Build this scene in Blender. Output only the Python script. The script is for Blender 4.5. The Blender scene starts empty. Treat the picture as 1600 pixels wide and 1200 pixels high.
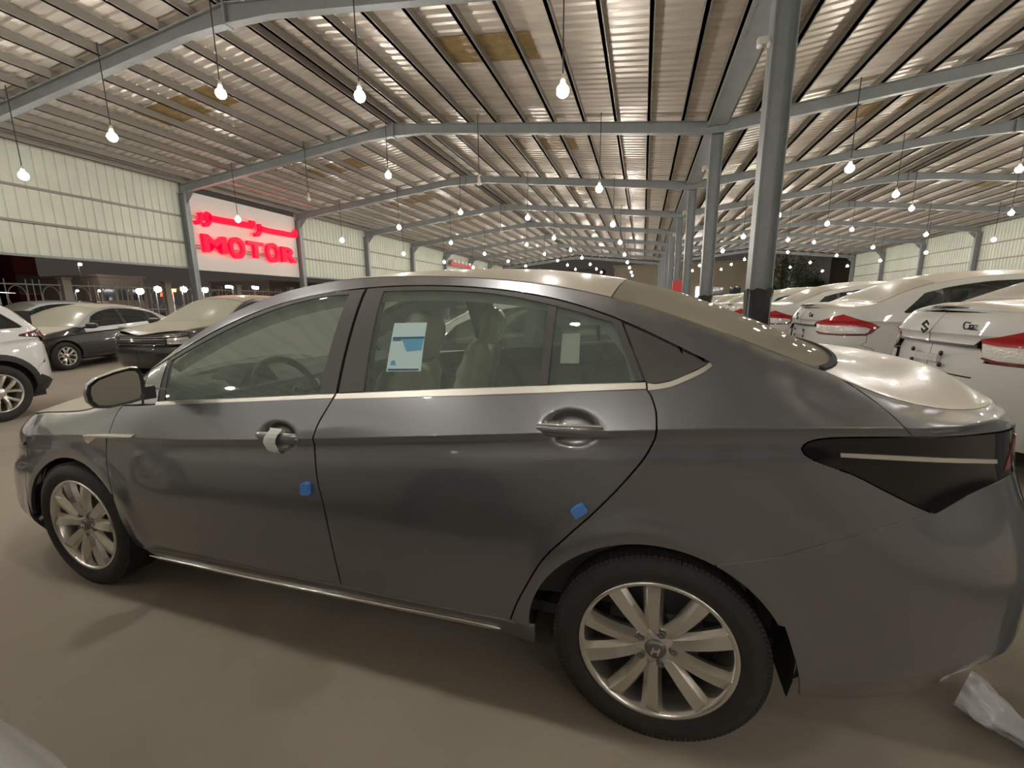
import bpy, bmesh, math, random
import numpy as np
from mathutils import Matrix, Vector

random.seed(7)
scene = bpy.context.scene
COL = scene.collection
PI = math.pi

# ------------------------------------------------------------------ camera
F_PX, YAW, PITCH, ROLL, CAM_H = 665.2114, 0.2948, 0.1858, -0.0085, 1.3858
def cam_axes():
    fw = np.array([-math.sin(YAW), math.cos(YAW), 0.0]); rt = np.array([math.cos(YAW), math.sin(YAW), 0.0]); up = np.array([0, 0, 1.0])
    f2 = math.cos(PITCH) * fw - math.sin(PITCH) * up; u2 = math.sin(PITCH) * fw + math.cos(PITCH) * up
    r3 = math.cos(ROLL) * rt + math.sin(ROLL) * u2; u3 = -math.sin(ROLL) * rt + math.cos(ROLL) * u2
    return r3, u3, f2
RT, UP, FW = cam_axes()
cam_data = bpy.data.cameras.new('camera'); cam = bpy.data.objects.new('camera', cam_data); COL.objects.link(cam)
cam_data.sensor_width = 36.0; cam_data.lens = F_PX * 36.0 / 1600.0; cam_data.clip_start = 0.02; cam_data.clip_end = 500
cam.matrix_world = Matrix(((RT[0], UP[0], -FW[0], 0), (RT[1], UP[1], -FW[1], 0), (RT[2], UP[2], -FW[2], CAM_H), (0, 0, 0, 1)))
scene.camera = cam

# ------------------------------------------------------------------ world, exposure (night: the lamps under the roof do the lighting)
world = bpy.data.worlds.new('night_sky'); scene.world = world; world.use_nodes = True
world.node_tree.nodes['Background'].inputs['Color'].default_value = (0.62, 0.52, 0.45, 1)
world.node_tree.nodes['Background'].inputs['Strength'].default_value = 0.022
scene.view_settings.view_transform = 'Standard'; scene.view_settings.look = 'None'
scene.view_settings.exposure = 1.9; scene.view_settings.gamma = 1.0; scene.view_settings.use_curve_mapping = False
LAMP_STRENGTH = 75.0

def px_ray(x, y):
    return RT * ((x - 800) / F_PX) - UP * ((y - 600) / F_PX) + FW
def px_z(x, y, z):
    d = px_ray(x, y); t = (z - CAM_H) / d[2]; return np.array([d[0] * t, d[1] * t, z])
def px_y(x, y, Y):
    d = px_ray(x, y); t = Y / d[1]; return np.array([d[0] * t, Y, CAM_H + d[2] * t])
def px_x(x, y, X):
    d = px_ray(x, y); t = X / d[0]; return np.array([X, d[1] * t, CAM_H + d[2] * t])

# ------------------------------------------------------------------ materials
MATS = {}
def mat(name, color, rough=0.5, metal=0.0, coat=0.0, dust=None, noise=None, bump=None, emit=None, strength=0.0, spec=0.5, coat_rough=0.03):
    if name in MATS: return MATS[name]
    m = bpy.data.materials.new(name); m.use_nodes = True; MATS[name] = m
    nt = m.node_tree; N = nt.nodes; L = nt.links
    b = N['Principled BSDF']
    b.inputs['Base Color'].default_value = (*color, 1); b.inputs['Roughness'].default_value = rough; b.inputs['Metallic'].default_value = metal
    b.inputs['Coat Weight'].default_value = coat; b.inputs['Coat Roughness'].default_value = coat_rough
    b.inputs['Specular IOR Level'].default_value = spec
    col_out = None
    tc = N.new('ShaderNodeTexCoord')
    if noise:      # (scale, other colour, low, high, stretch)
        sc, c2, lo, hi = noise[:4]
        mp = N.new('ShaderNodeMapping'); L.new(tc.outputs['Object'], mp.inputs['Vector'])
        if len(noise) > 4: mp.inputs['Scale'].default_value = noise[4]
        nz = N.new('ShaderNodeTexNoise'); nz.inputs['Scale'].default_value = sc; nz.inputs['Detail'].default_value = 6; nz.inputs['Roughness'].default_value = 0.62
        L.new(mp.outputs['Vector'], nz.inputs['Vector'])
        mr = N.new('ShaderNodeMapRange'); mr.inputs[1].default_value = lo; mr.inputs[2].default_value = hi
        L.new(nz.outputs['Fac'], mr.inputs[0])
        mx = N.new('ShaderNodeMix'); mx.data_type = 'RGBA'; mx.inputs[6].default_value = (*color, 1); mx.inputs[7].default_value = (*c2, 1)
        L.new(mr.outputs[0], mx.inputs[0]); col_out = mx.outputs[2]; L.new(col_out, b.inputs['Base Color'])
    if bump:       # (scale, strength, stretch)
        mp = N.new('ShaderNodeMapping'); L.new(tc.outputs['Object'], mp.inputs['Vector'])
        if len(bump) > 2: mp.inputs['Scale'].default_value = bump[2]
        nz = N.new('ShaderNodeTexNoise'); nz.inputs['Scale'].default_value = bump[0]; nz.inputs['Detail'].default_value = 4
        L.new(mp.outputs['Vector'], nz.inputs['Vector'])
        bp = N.new('ShaderNodeBump'); bp.inputs['Strength'].default_value = bump[1]; bp.inputs['Distance'].default_value = 0.02
        L.new(nz.outputs['Fac'], bp.inputs['Height']); L.new(bp.outputs['Normal'], b.inputs['Normal'])
    if emit:
        b.inputs['Emission Color'].default_value = (*emit, 1); b.inputs['Emission Strength'].default_value = strength
    if dust:       # (colour, low, high): settled dust lies on whatever faces the sky
        dc, lo, hi = dust[:3]
        g = N.new('ShaderNodeNewGeometry'); sx = N.new('ShaderNodeSeparateXYZ'); L.new(g.outputs['Normal'], sx.inputs[0])
        nz = N.new('ShaderNodeTexNoise'); nz.inputs['Scale'].default_value = 9.0; nz.inputs['Detail'].default_value = 5; L.new(tc.outputs['Object'], nz.inputs['Vector'])
        ad = N.new('ShaderNodeMath'); ad.operation = 'MULTIPLY_ADD'; L.new(nz.outputs['Fac'], ad.inputs[0]); ad.inputs[1].default_value = 0.06; L.new(sx.outputs['Z'], ad.inputs[2])
        mr = N.new('ShaderNodeMapRange'); mr.inputs[1].default_value = lo; mr.inputs[2].default_value = hi; mr.interpolation_type = 'SMOOTHSTEP'
        L.new(ad.outputs[0], mr.inputs[0])
        mu = N.new('ShaderNodeMath'); mu.operation = 'MULTIPLY'; mu.inputs[1].default_value = dust[3] if len(dust) > 3 else 0.93; L.new(mr.outputs[0], mu.inputs[0])
        d = N.new('ShaderNodeBsdfPrincipled'); d.inputs['Base Color'].default_value = (*dc, 1); d.inputs['Roughness'].default_value = 0.55; d.inputs['Coat Weight'].default_value = 0.25; d.inputs['Coat Roughness'].default_value = 0.22
        ms = N.new('ShaderNodeMixShader'); L.new(mu.outputs[0], ms.inputs[0]); L.new(b.outputs[0], ms.inputs[1]); L.new(d.outputs[0], ms.inputs[2])
        L.new(ms.outputs[0], N['Material Output'].inputs['Surface'])
    return m

def glass_mat(name, tint, film=0.05, filmcol=(0.5, 0.55, 0.5), refl=1.0, translucent=False):
    """clear window glass: tinted see-through, a mirror share by Fresnel, a pale diffuse film for dust and added haze"""
    if name in MATS: return MATS[name]
    m = bpy.data.materials.new(name); m.use_nodes = True; MATS[name] = m
    N = m.node_tree.nodes; L = m.node_tree.links; N.remove(N['Principled BSDF'])
    t = N.new('ShaderNodeBsdfTransparent'); t.inputs[0].default_value = (*tint, 1)
    g = N.new('ShaderNodeBsdfGlossy'); g.inputs['Roughness'].default_value = 0.02; g.inputs[0].default_value = (refl, refl, refl, 1)
    fr = N.new('ShaderNodeFresnel'); fr.inputs[0].default_value = 1.5
    a = N.new('ShaderNodeMixShader'); L.new(fr.outputs[0], a.inputs[0]); L.new(t.outputs[0], a.inputs[1]); L.new(g.outputs[0], a.inputs[2])
    d = N.new('ShaderNodeBsdfDiffuse'); d.inputs[0].default_value = (*filmcol, 1)
    if translucent:
        tr = N.new('ShaderNodeBsdfTranslucent'); tr.inputs[0].default_value = (*filmcol, 1); dd = N.new('ShaderNodeMixShader'); dd.inputs[0].default_value = .5; L.new(d.outputs[0], dd.inputs[1]); L.new(tr.outputs[0], dd.inputs[2]); d = dd
    b = N.new('ShaderNodeMixShader'); b.inputs[0].default_value = film; L.new(a.outputs[0], b.inputs[1]); L.new(d.outputs[0], b.inputs[2])
    L.new(b.outputs[0], N['Material Output'].inputs['Surface'])
    return m

DUST = (0.52, 0.47, 0.36)
mat('grey_paint', (0.205, 0.208, 0.220), 0.29, 0.75, 1.0, dust=(DUST, 0.68, 1.0))
mat('white_paint', (0.60, 0.60, 0.565), 0.35, 0.0, 0.9, dust=((0.60, 0.54, 0.42), 0.55, 0.95))
mat('white_paint_clean', (0.72, 0.73, 0.72), 0.3, 0.0, 1.0)
mat('black_paint', (0.028, 0.026, 0.026), 0.3, 0.1, 1.0, dust=(DUST, 0.62, 0.96, 0.75))
mat('silver_paint', (0.50, 0.52, 0.53), 0.32, 0.5, 1.0, dust=(DUST, 0.62, 0.96))
mat('dusty_glass', (0.10, 0.11, 0.10), 0.25, 0.0, 0.4, dust=((0.50, 0.46, 0.36), 0.10, 0.75, 0.93))
mat('front_dusty_glass', (0.12, 0.13, 0.11), 0.2, 0.0, 0.5, dust=((0.44, 0.42, 0.33), 0.2, 0.75, 0.8))
mat('dark_glass', (0.03, 0.033, 0.033), 0.12, 0.0, 0.6)
mat('quarter_black', (0.075, 0.073, 0.068), 0.35, 0.0, 0.3)
mat('frame_plastic', (0.075, 0.073, 0.068), 0.5)
mat('black_plastic', (0.018, 0.018, 0.018), 0.45)
mat('black_gloss', (0.015, 0.015, 0.016), 0.1, 0.0, 1.0)
mat('underbody', (0.028, 0.027, 0.026), 0.9)
mat('rubber', (0.020, 0.0195, 0.019), 0.75, noise=(30, (0.032, 0.030, 0.027), 0.4, 0.7))
mat('alloy', (0.68, 0.66, 0.61), 0.24, 0.9)
mat('alloy_dark', (0.20, 0.20, 0.20), 0.4, 0.8)
mat('brake_steel', (0.16, 0.15, 0.14), 0.5, 0.7)
mat('chrome', (0.80, 0.78, 0.72), 0.14, 1.0)
mat('satin_chrome', (0.72, 0.69, 0.62), 0.32, 0.9)
mat('smoke_lens', (0.010, 0.009, 0.010), 0.10, 0.0, 0.25, spec=0.35)
mat('red_lens', (0.42, 0.010, 0.012), 0.10, 0.0, 1.0)
mat('dark_red_lens', (0.16, 0.012, 0.016), 0.10, 0.0, 1.0)
mat('clear_lens', (0.62, 0.60, 0.56), 0.12, 0.3, 1.0, bump=(60, 0.35))
mat('head_lens', (0.48, 0.48, 0.46), 0.10, 0.4, 1.0, bump=(35, 0.3))
mat('interior_grey', (0.20, 0.21, 0.20), 0.7)
mat('interior_dark', (0.045, 0.045, 0.043), 0.65)
mat('headliner', (0.26, 0.25, 0.225), 0.9)
mat('wrapped_seat', (0.72, 0.70, 0.62), 0.16, 0.0, 0.7, bump=(11, 1.0, (1, 1, 0.4)))
mat('mirror_face', (0.36, 0.38, 0.36), 0.05, 1.0)
mat('blue_foam', (0.075, 0.23, 0.60), 0.75)
mat('paper', (0.66, 0.68, 0.64), 0.7)
mat('sticker_pale', (0.48, 0.66, 0.66), 0.5)
mat('sticker_blue', (0.10, 0.35, 0.52), 0.5)
mat('sticker_navy', (0.03, 0.08, 0.14), 0.5)
mat('steel', (0.265, 0.285, 0.285), 0.45, 0.1, noise=(3, (0.225, 0.245, 0.245), 0.4, 0.7))
mat('purlin_steel', (0.25, 0.23, 0.20), 0.5, 0.3)
mat('roof_sheet', (0.74, 0.68, 0.60), 0.36, 0.32, noise=(1.1, (0.54, 0.49, 0.43), 0.38, 0.72, (0.45, 2.4, 1)), bump=(7, 0.35, (0.5, 3, 1)))
mat('skylight', (0.36, 0.25, 0.10), 0.4, noise=(6, (0.22, 0.15, 0.06), 0.4, 0.7))
mat('wall_sheet', (0.58, 0.60, 0.50), 0.5, noise=(1.2, (0.52, 0.54, 0.45), 0.4, 0.7))
mat('sign_board', (0.66, 0.655, 0.61), 0.5)
mat('sign_red', (0.75, 0.01, 0.02), 0.35, emit=(1.0, 0.0, 0.025), strength=0.45, spec=0.1)
mat('floor', (0.36, 0.315, 0.25), 0.85, noise=(0.55, (0.29, 0.25, 0.20), 0.35, 0.72), bump=(40, 0.12))
mat('bulb', (1, 1, 1), 0.4, emit=(1.0, 0.94, 0.86), strength=LAMP_STRENGTH)
mat('bulb_off', (0.75, 0.73, 0.68), 0.35)
mat('lamp_cap', (0.55, 0.53, 0.48), 0.5)
mat('cord', (0.03, 0.03, 0.03), 0.6)
mat('flood_white', (1, 1, 1), 0.4, emit=(1.0, 0.95, 0.88), strength=60)
mat('shop_white', (1, 1, 1), 0.4, emit=(0.9, 0.88, 1.0), strength=4.0)
mat('shop_red', (1, 0, 0), 0.4, emit=(1.0, 0.03, 0.01), strength=3.5)
mat('shop_orange', (1, .4, 0), 0.4, emit=(1.0, 0.35, 0.02), strength=3.5)
mat('fence_paint', (0.55, 0.50, 0.42), 0.6)
mat('red_cladding', (0.16, 0.022, 0.018), 0.7)
mat('brown_wall', (0.26, 0.22, 0.18), 0.85)
mat('beige_wall', (0.58, 0.50, 0.36), 0.8, noise=(0.4, (0.50, 0.43, 0.32), 0.4, 0.7))
mat('grey_wall', (0.40, 0.39, 0.36), 0.8)
mat('red_plastic', (0.60, 0.06, 0.05), 0.45)
mat('leaf', (0.045, 0.075, 0.03), 0.7)
mat('bark', (0.10, 0.075, 0.05), 0.85)
mat('black_wrap', (0.016, 0.016, 0.018), 0.35)
mat('plastic_sheet', (0.62, 0.62, 0.62), 0.25, 0.0, 0.3, bump=(25, 0.5))
mat('badge_dark', (0.05, 0.055, 0.07), 0.25, 0.8)
glass_mat('door_glass', (0.88, 0.96, 0.90), 0.19, (0.44, 0.54, 0.46))  # dust film, its pale diffuse share raised to brighten the dim cabin
glass_mat('screen_front', (0.85, 0.88, 0.82), 0.30, (0.70, 0.70, 0.60), translucent=True)
glass_mat('screen_rear', (0.85, 0.86, 0.80), 0.72, (0.60, 0.55, 0.43), translucent=True)
glass_mat('far_glass', (0.86, 0.94, 0.88), 0.14, (0.52, 0.58, 0.50))
glass_mat('sedan_glass', (0.45, 0.52, 0.50), 0.06, (0.4, 0.45, 0.42))

# ------------------------------------------------------------------ object helpers
def link(name, me, parent=None, material=None):
    o = bpy.data.objects.new(name, me); COL.objects.link(o)
    if parent is not None: o.parent = parent
    if material and me is not None and len(me.materials) == 0: me.materials.append(MATS[material])
    return o
def mesh(name, verts, faces, smooth=False):
    me = bpy.data.meshes.new(name); me.from_pydata([tuple(map(float, v)) for v in verts], [], faces)
    if smooth: me.polygons.foreach_set('use_smooth', [True] * len(me.polygons))
    me.update(); return me
def tag(o, label, cat=None, group=None, kind=None):
    if label: o['label'] = label
    if cat: o['category'] = cat
    if group: o['group'] = group
    if kind: o['kind'] = kind
    return o
def empty(name, loc=(0, 0, 0), rz=0.0, parent=None):
    o = bpy.data.objects.new(name, None); COL.objects.link(o); o.location = loc; o.rotation_euler = (0, 0, rz); o.empty_display_size = 0.1
    if parent is not None: o.parent = parent
    return o
def copy_tree(o, parent=None):
    c = o.copy(); COL.objects.link(c)
    if parent is not None: c.parent = parent
    for ch in list(o.children): copy_tree(ch, c)
    return c
class MB:
    """collects simple solids into one mesh"""
    def __init__(s): s.v = []; s.f = []; s.sm = []
    def add(s, v, f, smooth=False):
        n = len(s.v); s.v += [tuple(map(float, p)) for p in v]; s.f += [tuple(i + n for i in q) for q in f]; s.sm += [smooth] * len(f); return s
    def box(s, a, b, bev=0.0):
        x0, y0, z0 = a; x1, y1, z1 = b
        v = [(x0, y0, z0), (x1, y0, z0), (x1, y1, z0), (x0, y1, z0), (x0, y0, z1), (x1, y0, z1), (x1, y1, z1), (x0, y1, z1)]
        return s.add(v, [(0, 3, 2, 1), (4, 5, 6, 7), (0, 1, 5, 4), (1, 2, 6, 5), (2, 3, 7, 6), (3, 0, 4, 7)])
    def obox(s, c, ax, ay, az):
        c, ax, ay, az = map(np.array, (c, ax, ay, az)); v = []
        for k in (-1, 1):
            for i, j in ((-1, -1), (1, -1), (1, 1), (-1, 1)): v.append(c + ax * i + ay * j + az * k)
        return s.add(v, [(0, 3, 2, 1), (4, 5, 6, 7), (0, 1, 5, 4), (1, 2, 6, 5), (2, 3, 7, 6), (3, 0, 4, 7)])
    def tube(s, pts, r, n=8, caps=True):
        pts = [np.array(p, float) for p in pts]; rr = r if hasattr(r, '__len__') else [r] * len(pts); V = []; Fc = []
        for i, p in enumerate(pts):
            t = pts[min(i + 1, len(pts) - 1)] - pts[max(i - 1, 0)]; t = t / (np.linalg.norm(t) + 1e-12)
            a = np.cross(t, [0, 0, 1]) if abs(t[2]) < .9 else np.cross(t, [1, 0, 0]); a /= np.linalg.norm(a); b = np.cross(t, a)
            for k in range(n):
                q = 2 * PI * k / n; V.append(p + rr[i] * (math.cos(q) * a + math.sin(q) * b))
        for i in range(len(pts) - 1):
            for k in range(n):
                k2 = (k + 1) % n; Fc.append((i * n + k, (i + 1) * n + k, (i + 1) * n + k2, i * n + k2))
        s.add(V, Fc, True)
        if caps: s.add(V[:n], [tuple(range(n))]); s.add(V[-n:], [tuple(range(n))[::-1]])
        return s
    def lathe(s, prof, n=32, axis='z', c=(0, 0, 0), smooth=True, closed=False):
        V = []; Fc = []; m = len(prof)
        for k in range(n):
            q = 2 * PI * k / n; co, si = math.cos(q), math.sin(q)
            for r, h in prof:
                if axis == 'z': p = (r * co, r * si, h)
                elif axis == 'y': p = (r * co, h, r * si)
                else: p = (h, r * co, r * si)
                V.append((p[0] + c[0], p[1] + c[1], p[2] + c[2]))
        for k in range(n):
            k2 = (k + 1) % n
            for i in range(m if closed else m - 1):
                j = (i + 1) % m; q = (k * m + i, k * m + j, k2 * m + j, k2 * m + i)
                Fc.append(q[::-1] if axis == 'y' else q)
        return s.add(V, Fc, smooth)
    def prism(s, poly, d):
        """poly: 3D points of a planar outline, d: vector of depth"""
        n = len(poly); d = np.array(d, float); a = [np.array(p, float) for p in poly]
        return s.add(a + [p + d for p in a], [tuple(range(n))[::-1], tuple(range(n, 2 * n))] + [(i, (i + 1) % n, n + (i + 1) % n, n + i) for i in range(n)])
    def sphere(s, c, r, nu=16, nv=10):
        rx, ry, rz = r if hasattr(r, '__len__') else (r, r, r); V = [(c[0], c[1], c[2] + rz)]; Fc = []
        for j in range(1, nv):
            th = PI * j / nv
            for i in range(nu):
                q = 2 * PI * i / nu; V.append((c[0] + rx * math.sin(th) * math.cos(q), c[1] + ry * math.sin(th) * math.sin(q), c[2] + rz * math.cos(th)))
        V.append((c[0], c[1], c[2] - rz))
        for i in range(nu): Fc.append((0, 1 + i, 1 + (i + 1) % nu))
        for j in range(nv - 2):
            for i in range(nu):
                a = 1 + j * nu + i; b = 1 + j * nu + (i + 1) % nu; Fc.append((a, a + nu, b + nu, b))
        e = len(V) - 1
        for i in range(nu): Fc.append((e, 1 + (nv - 2) * nu + (i + 1) % nu, 1 + (nv - 2) * nu + i))
        return s.add(V, Fc, True)
    def mesh(s, name):
        me = bpy.data.meshes.new(name); me.from_pydata(s.v, [], s.f); me.polygons.foreach_set('use_smooth', s.sm)
        bm = bmesh.new(); bm.from_mesh(me); bmesh.ops.recalc_face_normals(bm, faces=bm.faces); bm.to_mesh(me); bm.free(); me.update(); return me
    def build(s, name, material, parent=None):
        return link(name, s.mesh(name), parent, material)
# ================================================================== the hall
XL, XRIDGE, XC, XRIDGE2, XR = -17.93, -8.11, 1.707, 11.52, 21.4
FY0, FS = 7.58, 6.0
K0, K1 = -4, 8                                  # frames behind the camera and down to the far gable
YA, YB = FY0 + K0 * FS - 0.6, FY0 + K1 * FS + 0.4
Z_EAVE, Z_RIDGE = 6.16, 7.24                    # top of the rafters
SLOPES = [(XL, XRIDGE), (XC, XRIDGE), (XC, XRIDGE2), (XR, XRIDGE2)]     # (low edge, ridge)
def roof_z(x):
    for a, b in SLOPES:
        if min(a, b) - .01 <= x <= max(a, b) + .01: return Z_EAVE + (Z_RIDGE - Z_EAVE) * (x - a) / (b - a)
    return Z_EAVE

fl = MB().box((-120, -60, -0.3), (110, 150, 0.0)).build('floor', 'floor'); tag(fl, 'dusty sand-brown concrete ground under and around the parked cars', kind='structure')
fr = MB().box((2.3, -20, -0.1), (19.5, 58, 0.19)).build('floor_raised', 'floor'); tag(fr, 'slightly raised strip of ground under the white cars', kind='structure')

ceiling = empty('ceiling', (0, 0, Z_EAVE)); tag(ceiling, 'corrugated metal roof on steel rafters and purlins', kind='structure')
def cpart(mb, name, material):
    for i, p in enumerate(mb.v): mb.v[i] = (p[0], p[1], p[2] - Z_EAVE)
    return mb.build(name, material, ceiling)
# roof sheets: one for every slope and bay, with trapezoid ribs running down the slope
for a, b in SLOPES:
    for k in range(K0 - 1, K1):
        y0, y1 = FY0 + k * FS, FY0 + (k + 1) * FS
        if k == K0 - 1: y0 = YA
        if k == K1 - 1: y1 = YB
        V = []; Fc = []; y = y0; prof = []
        n = int(round((y1 - y0) / 0.25)); w = (y1 - y0) / n
        for i in range(n):
            prof += [(y + i * w, 0), (y + i * w + .15 * w / .25, 0), (y + i * w + .18 * w / .25, .032), (y + i * w + .22 * w / .25, .032)]
        prof.append((y1, 0))
        zz = 0.19
        for yy, dz in prof:
            V += [(a, yy, Z_EAVE + zz + dz), (b, yy, Z_RIDGE + zz + dz)]
        for i in range(len(prof) - 1): Fc.append((2 * i, 2 * i + 1, 2 * i + 3, 2 * i + 2))
        cpart(MB().add(V, Fc), 'roof_sheet', 'roof_sheet')
# purlins, each one a part
for a, b in SLOPES:
    n = 11; s = 1 if b > a else -1
    for i in range(n + 1):
        x = a + (b - a) * (i / n) ; x -= s * (0.16 if i == n else 0) ; x += s * (0.25 if i == 0 else 0)
        z = roof_z(x)
        m = MB().box((x - .035, YA, z - .02), (x + .035, YB, z + .17)); m.box((x - .035, YA, z - .02), (x + .06, YB, z))
        cpart(m, 'purlin', 'purlin_steel')
# rafters with haunches at column and ridge
def rafter(a, b, Y):
    s = 1 if b > a else -1; L = abs(b - a)
    prof = [(0, -.29), (1.5, -.29), (L - 1.1, -.27), (L, -.36)]; m = MB(); w = .008; top = []; bot = []
    for t, d in prof:
        x = a + s * t; z = roof_z(x) - .02; top.append((x, z)); bot.append((x, z + d))
    loop = top + bot[::-1]
    m.prism([(x, Y - w, z) for x, z in loop], (0, 2 * w, 0))
    for line, up in ((top, 0), (bot, 1)):
        for (x0, z0), (x1, z1) in zip(line[:-1], line[1:]):
            m.prism([(x0, Y - .085, z0), (x1, Y - .085, z1), (x1, Y - .085, z1 - .014), (x0, Y - .085, z0 - .014)], (0, .17, 0))
    cpart(m, 'rafter', 'steel')
for k in range(K0, K1 + 1):
    for a, b in SLOPES: rafter(a, b, FY0 + k * FS)
    for xr in (XRIDGE, XRIDGE2):
        cpart(MB().box((xr - .02, FY0 + k * FS - .1, Z_RIDGE - .42), (xr + .02, FY0 + k * FS + .1, Z_RIDGE + .02)), 'ridge_plate', 'steel')
# valley gutter over the middle columns
g = MB().box((XC - .2, YA, Z_EAVE - .12), (XC + .2, YB, Z_EAVE - .09)); g.box((XC - .22, YA, Z_EAVE - .12), (XC - .2, YB, Z_EAVE + .16)); g.box((XC + .2, YA, Z_EAVE - .12), (XC + .22, YB, Z_EAVE + .16)); g.box((XC - .25, YA, Z_EAVE - .14), (XC - .2, YB, Z_EAVE - .06))
cpart(g, 'valley_gutter', 'steel')
# tan translucent sheets let into the roof
def skylight(x0, x1, y0, y1):
    V = []; Fc = []; n = int((y1 - y0) / .125)
    for i in range(n + 1):
        yy = y0 + (y1 - y0) * i / n; dz = .178 + (.012 if i % 2 else 0)
        V += [(x0, yy, roof_z(x0) + dz), (x1, yy, roof_z(x1) + dz)]
    for i in range(n): Fc.append((2 * i, 2 * i + 1, 2 * i + 3, 2 * i + 2))
    cpart(MB().add(V, Fc), 'skylight_panel', 'skylight')
for k in range(-1, 8, 1):
    yb = 10.0 + 6 * k
    skylight(-4.55, -2.45, yb - .55, yb + .5)
    skylight(-14.0, -11.2, yb - .45, yb + .55)
    skylight(5.3, 7.6, yb - .5, yb + .5); skylight(15.5, 17.8, yb - .5, yb + .5)
# emergency light boxes fixed under the valley
# ---- columns
def column(x, y, h, rot, label, group, wrap=None, w=.15, d=.11, z0=0.0, knee=()):
    root = empty('steel_column', (x, y, z0), rot); m = MB()
    m.box((-w, -d, 0), (-w + .014, d, h)); m.box((w - .014, -d, 0), (w, d, h)); m.box((-w, -.006, 0), (w, .006, h))
    m.build('shaft', 'steel', root)
    MB().box((-w - .06, -d - .06, 0), (w + .06, d + .06, .02)).build('base_plate', 'steel', root)
    MB().box((-w - .03, -d - .02, h), (w + .03, d + .02, h + .02)).build('cap_plate', 'steel', root)
    for sgn in knee:
        MB().prism([(sgn * (w - .01), -.006, h + .02), (sgn * (w + .45), -.006, h + .07), (sgn * (w - .01), -.006, h - .40)], (0, .012, 0)).build('knee_gusset', 'steel', root)
    if wrap:
        n = 20; V = []; Fc = []; e = .012
        ring = []
        for q in range(n):
            a = 2 * PI * q / n; cx, cy = math.cos(a), math.sin(a); k = 1 / max(abs(cx) / (w + e), abs(cy) / (d + e)); ring.append((cx * k, cy * k))
        for j, zz in enumerate(np.linspace(wrap[0], wrap[1], 6)):
            for q, (cx, cy) in enumerate(ring):
                s = 1 + .03 * math.sin(3 * q + j * 2.1) + (.07 if j == 5 else 0); V.append((cx * s, cy * s, zz + (.02 * math.sin(q * 2.3) if j in (0, 5) else 0)))
        for j in range(5):
            for q in range(n): Fc.append((j * n + q, j * n + (q + 1) % n, (j + 1) * n + (q + 1) % n, (j + 1) * n + q))
        MB().add(V, Fc, True).build('black_wrap', 'black_wrap', root)['label'] = 'black plastic wrapped around the column'
    tag(root, label, 'column', group); return root
ORDC = {1: 'first', 2: 'second', 3: 'third', 4: 'fourth', 5: 'fifth', 6: 'sixth', 7: 'seventh', 8: 'eighth'}
for k in range(K0, K1 + 1):
    Y = FY0 + k * FS
    ph = Z_EAVE - .34
    if k == 0: lb = 'thick grey steel column with black wrap right behind the grey car'
    elif k == 1: lb = 'grey steel column with black wrap, next one down the middle row'
    elif k > 1: lb = 'grey steel column in the middle row, %s past the wrapped one behind the grey car' % ORDC[k]
    else: lb = 'grey steel column in the middle row, %s before the wrapped one behind the grey car' % ORDC[-k]
    column(XC, Y, ph, 0, lb, 'columns of the middle row', wrap=(.75, 1.58) if k in (0, 1) else ((.7, 1.45) if k > 1 else None), w=.155, d=.15)
    if k >= 0:
        if k == 1: lb = 'grey steel column between the ribbed wall and the red lettered sign'
        elif k == 2: lb = 'grey steel column at the far edge of the red lettered sign'
        elif k == 0: lb = 'grey steel column against the ribbed wall before the red lettered sign'
        else: lb = 'grey steel column against the ribbed side wall, %s past the red lettered sign' % ORDC[k - 2]
        column(XL + .12, Y, ph, 0, lb, 'columns of the sign wall', w=.15, d=.10, knee=(1,))
        column(XR - .12, Y, ph, 0, 'grey steel column of the far side wall behind the white cars, %s from its near end' % ORDC.get(k + 1, 'ninth'), 'columns of the far side wall', w=.15, d=.10, knee=(-1,))
# ---- side walls: ribbed sheets above an open strip, with two girts
def side_wall(name, X, sgn, z0, z1, label, skip=()):
    root = empty(name, (X, 0, 0)); tag(root, label, kind='structure')
    for k in range(K0, K1):
        if k in skip: continue
        y0, y1 = FY0 + k * FS, FY0 + (k + 1) * FS; V = []; Fc = []; pr = []; n = 22; w = (y1 - y0) / n
        for i in range(n): pr += [(y0 + i * w, 0), (y0 + i * w + .72 * w, 0), (y0 + i * w + .78 * w, -.03), (y0 + i * w + .94 * w, -.03)]
        pr.append((y1, 0))
        for yy, dx in pr: V += [(sgn * dx, yy, z0), (sgn * dx, yy, z1)]
        for i in range(len(pr) - 1): Fc.append((2 * i, 2 * i + 1, 2 * i + 3, 2 * i + 2))
        MB().add(V, Fc).build('wall_sheet', 'wall_sheet', root)
        for z in (z0 + .02, 3.96, 4.98):
            MB().box((min(0, sgn * .09), y0, z - .035), (max(0, sgn * .09), y1, z + .035)).build('girt', 'purlin_steel' if z > z0 + .1 else 'steel', root)
    return root
side_wall('wall_left', XL - .08, 1, 2.94, 6.32, 'pale green-white ribbed sheet wall with two rails over an open strip', skip=(1,))
side_wall('wall_right', XR + .08, -1, 2.94, 6.32, 'pale ribbed sheet wall with rails beyond the white cars')

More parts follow.
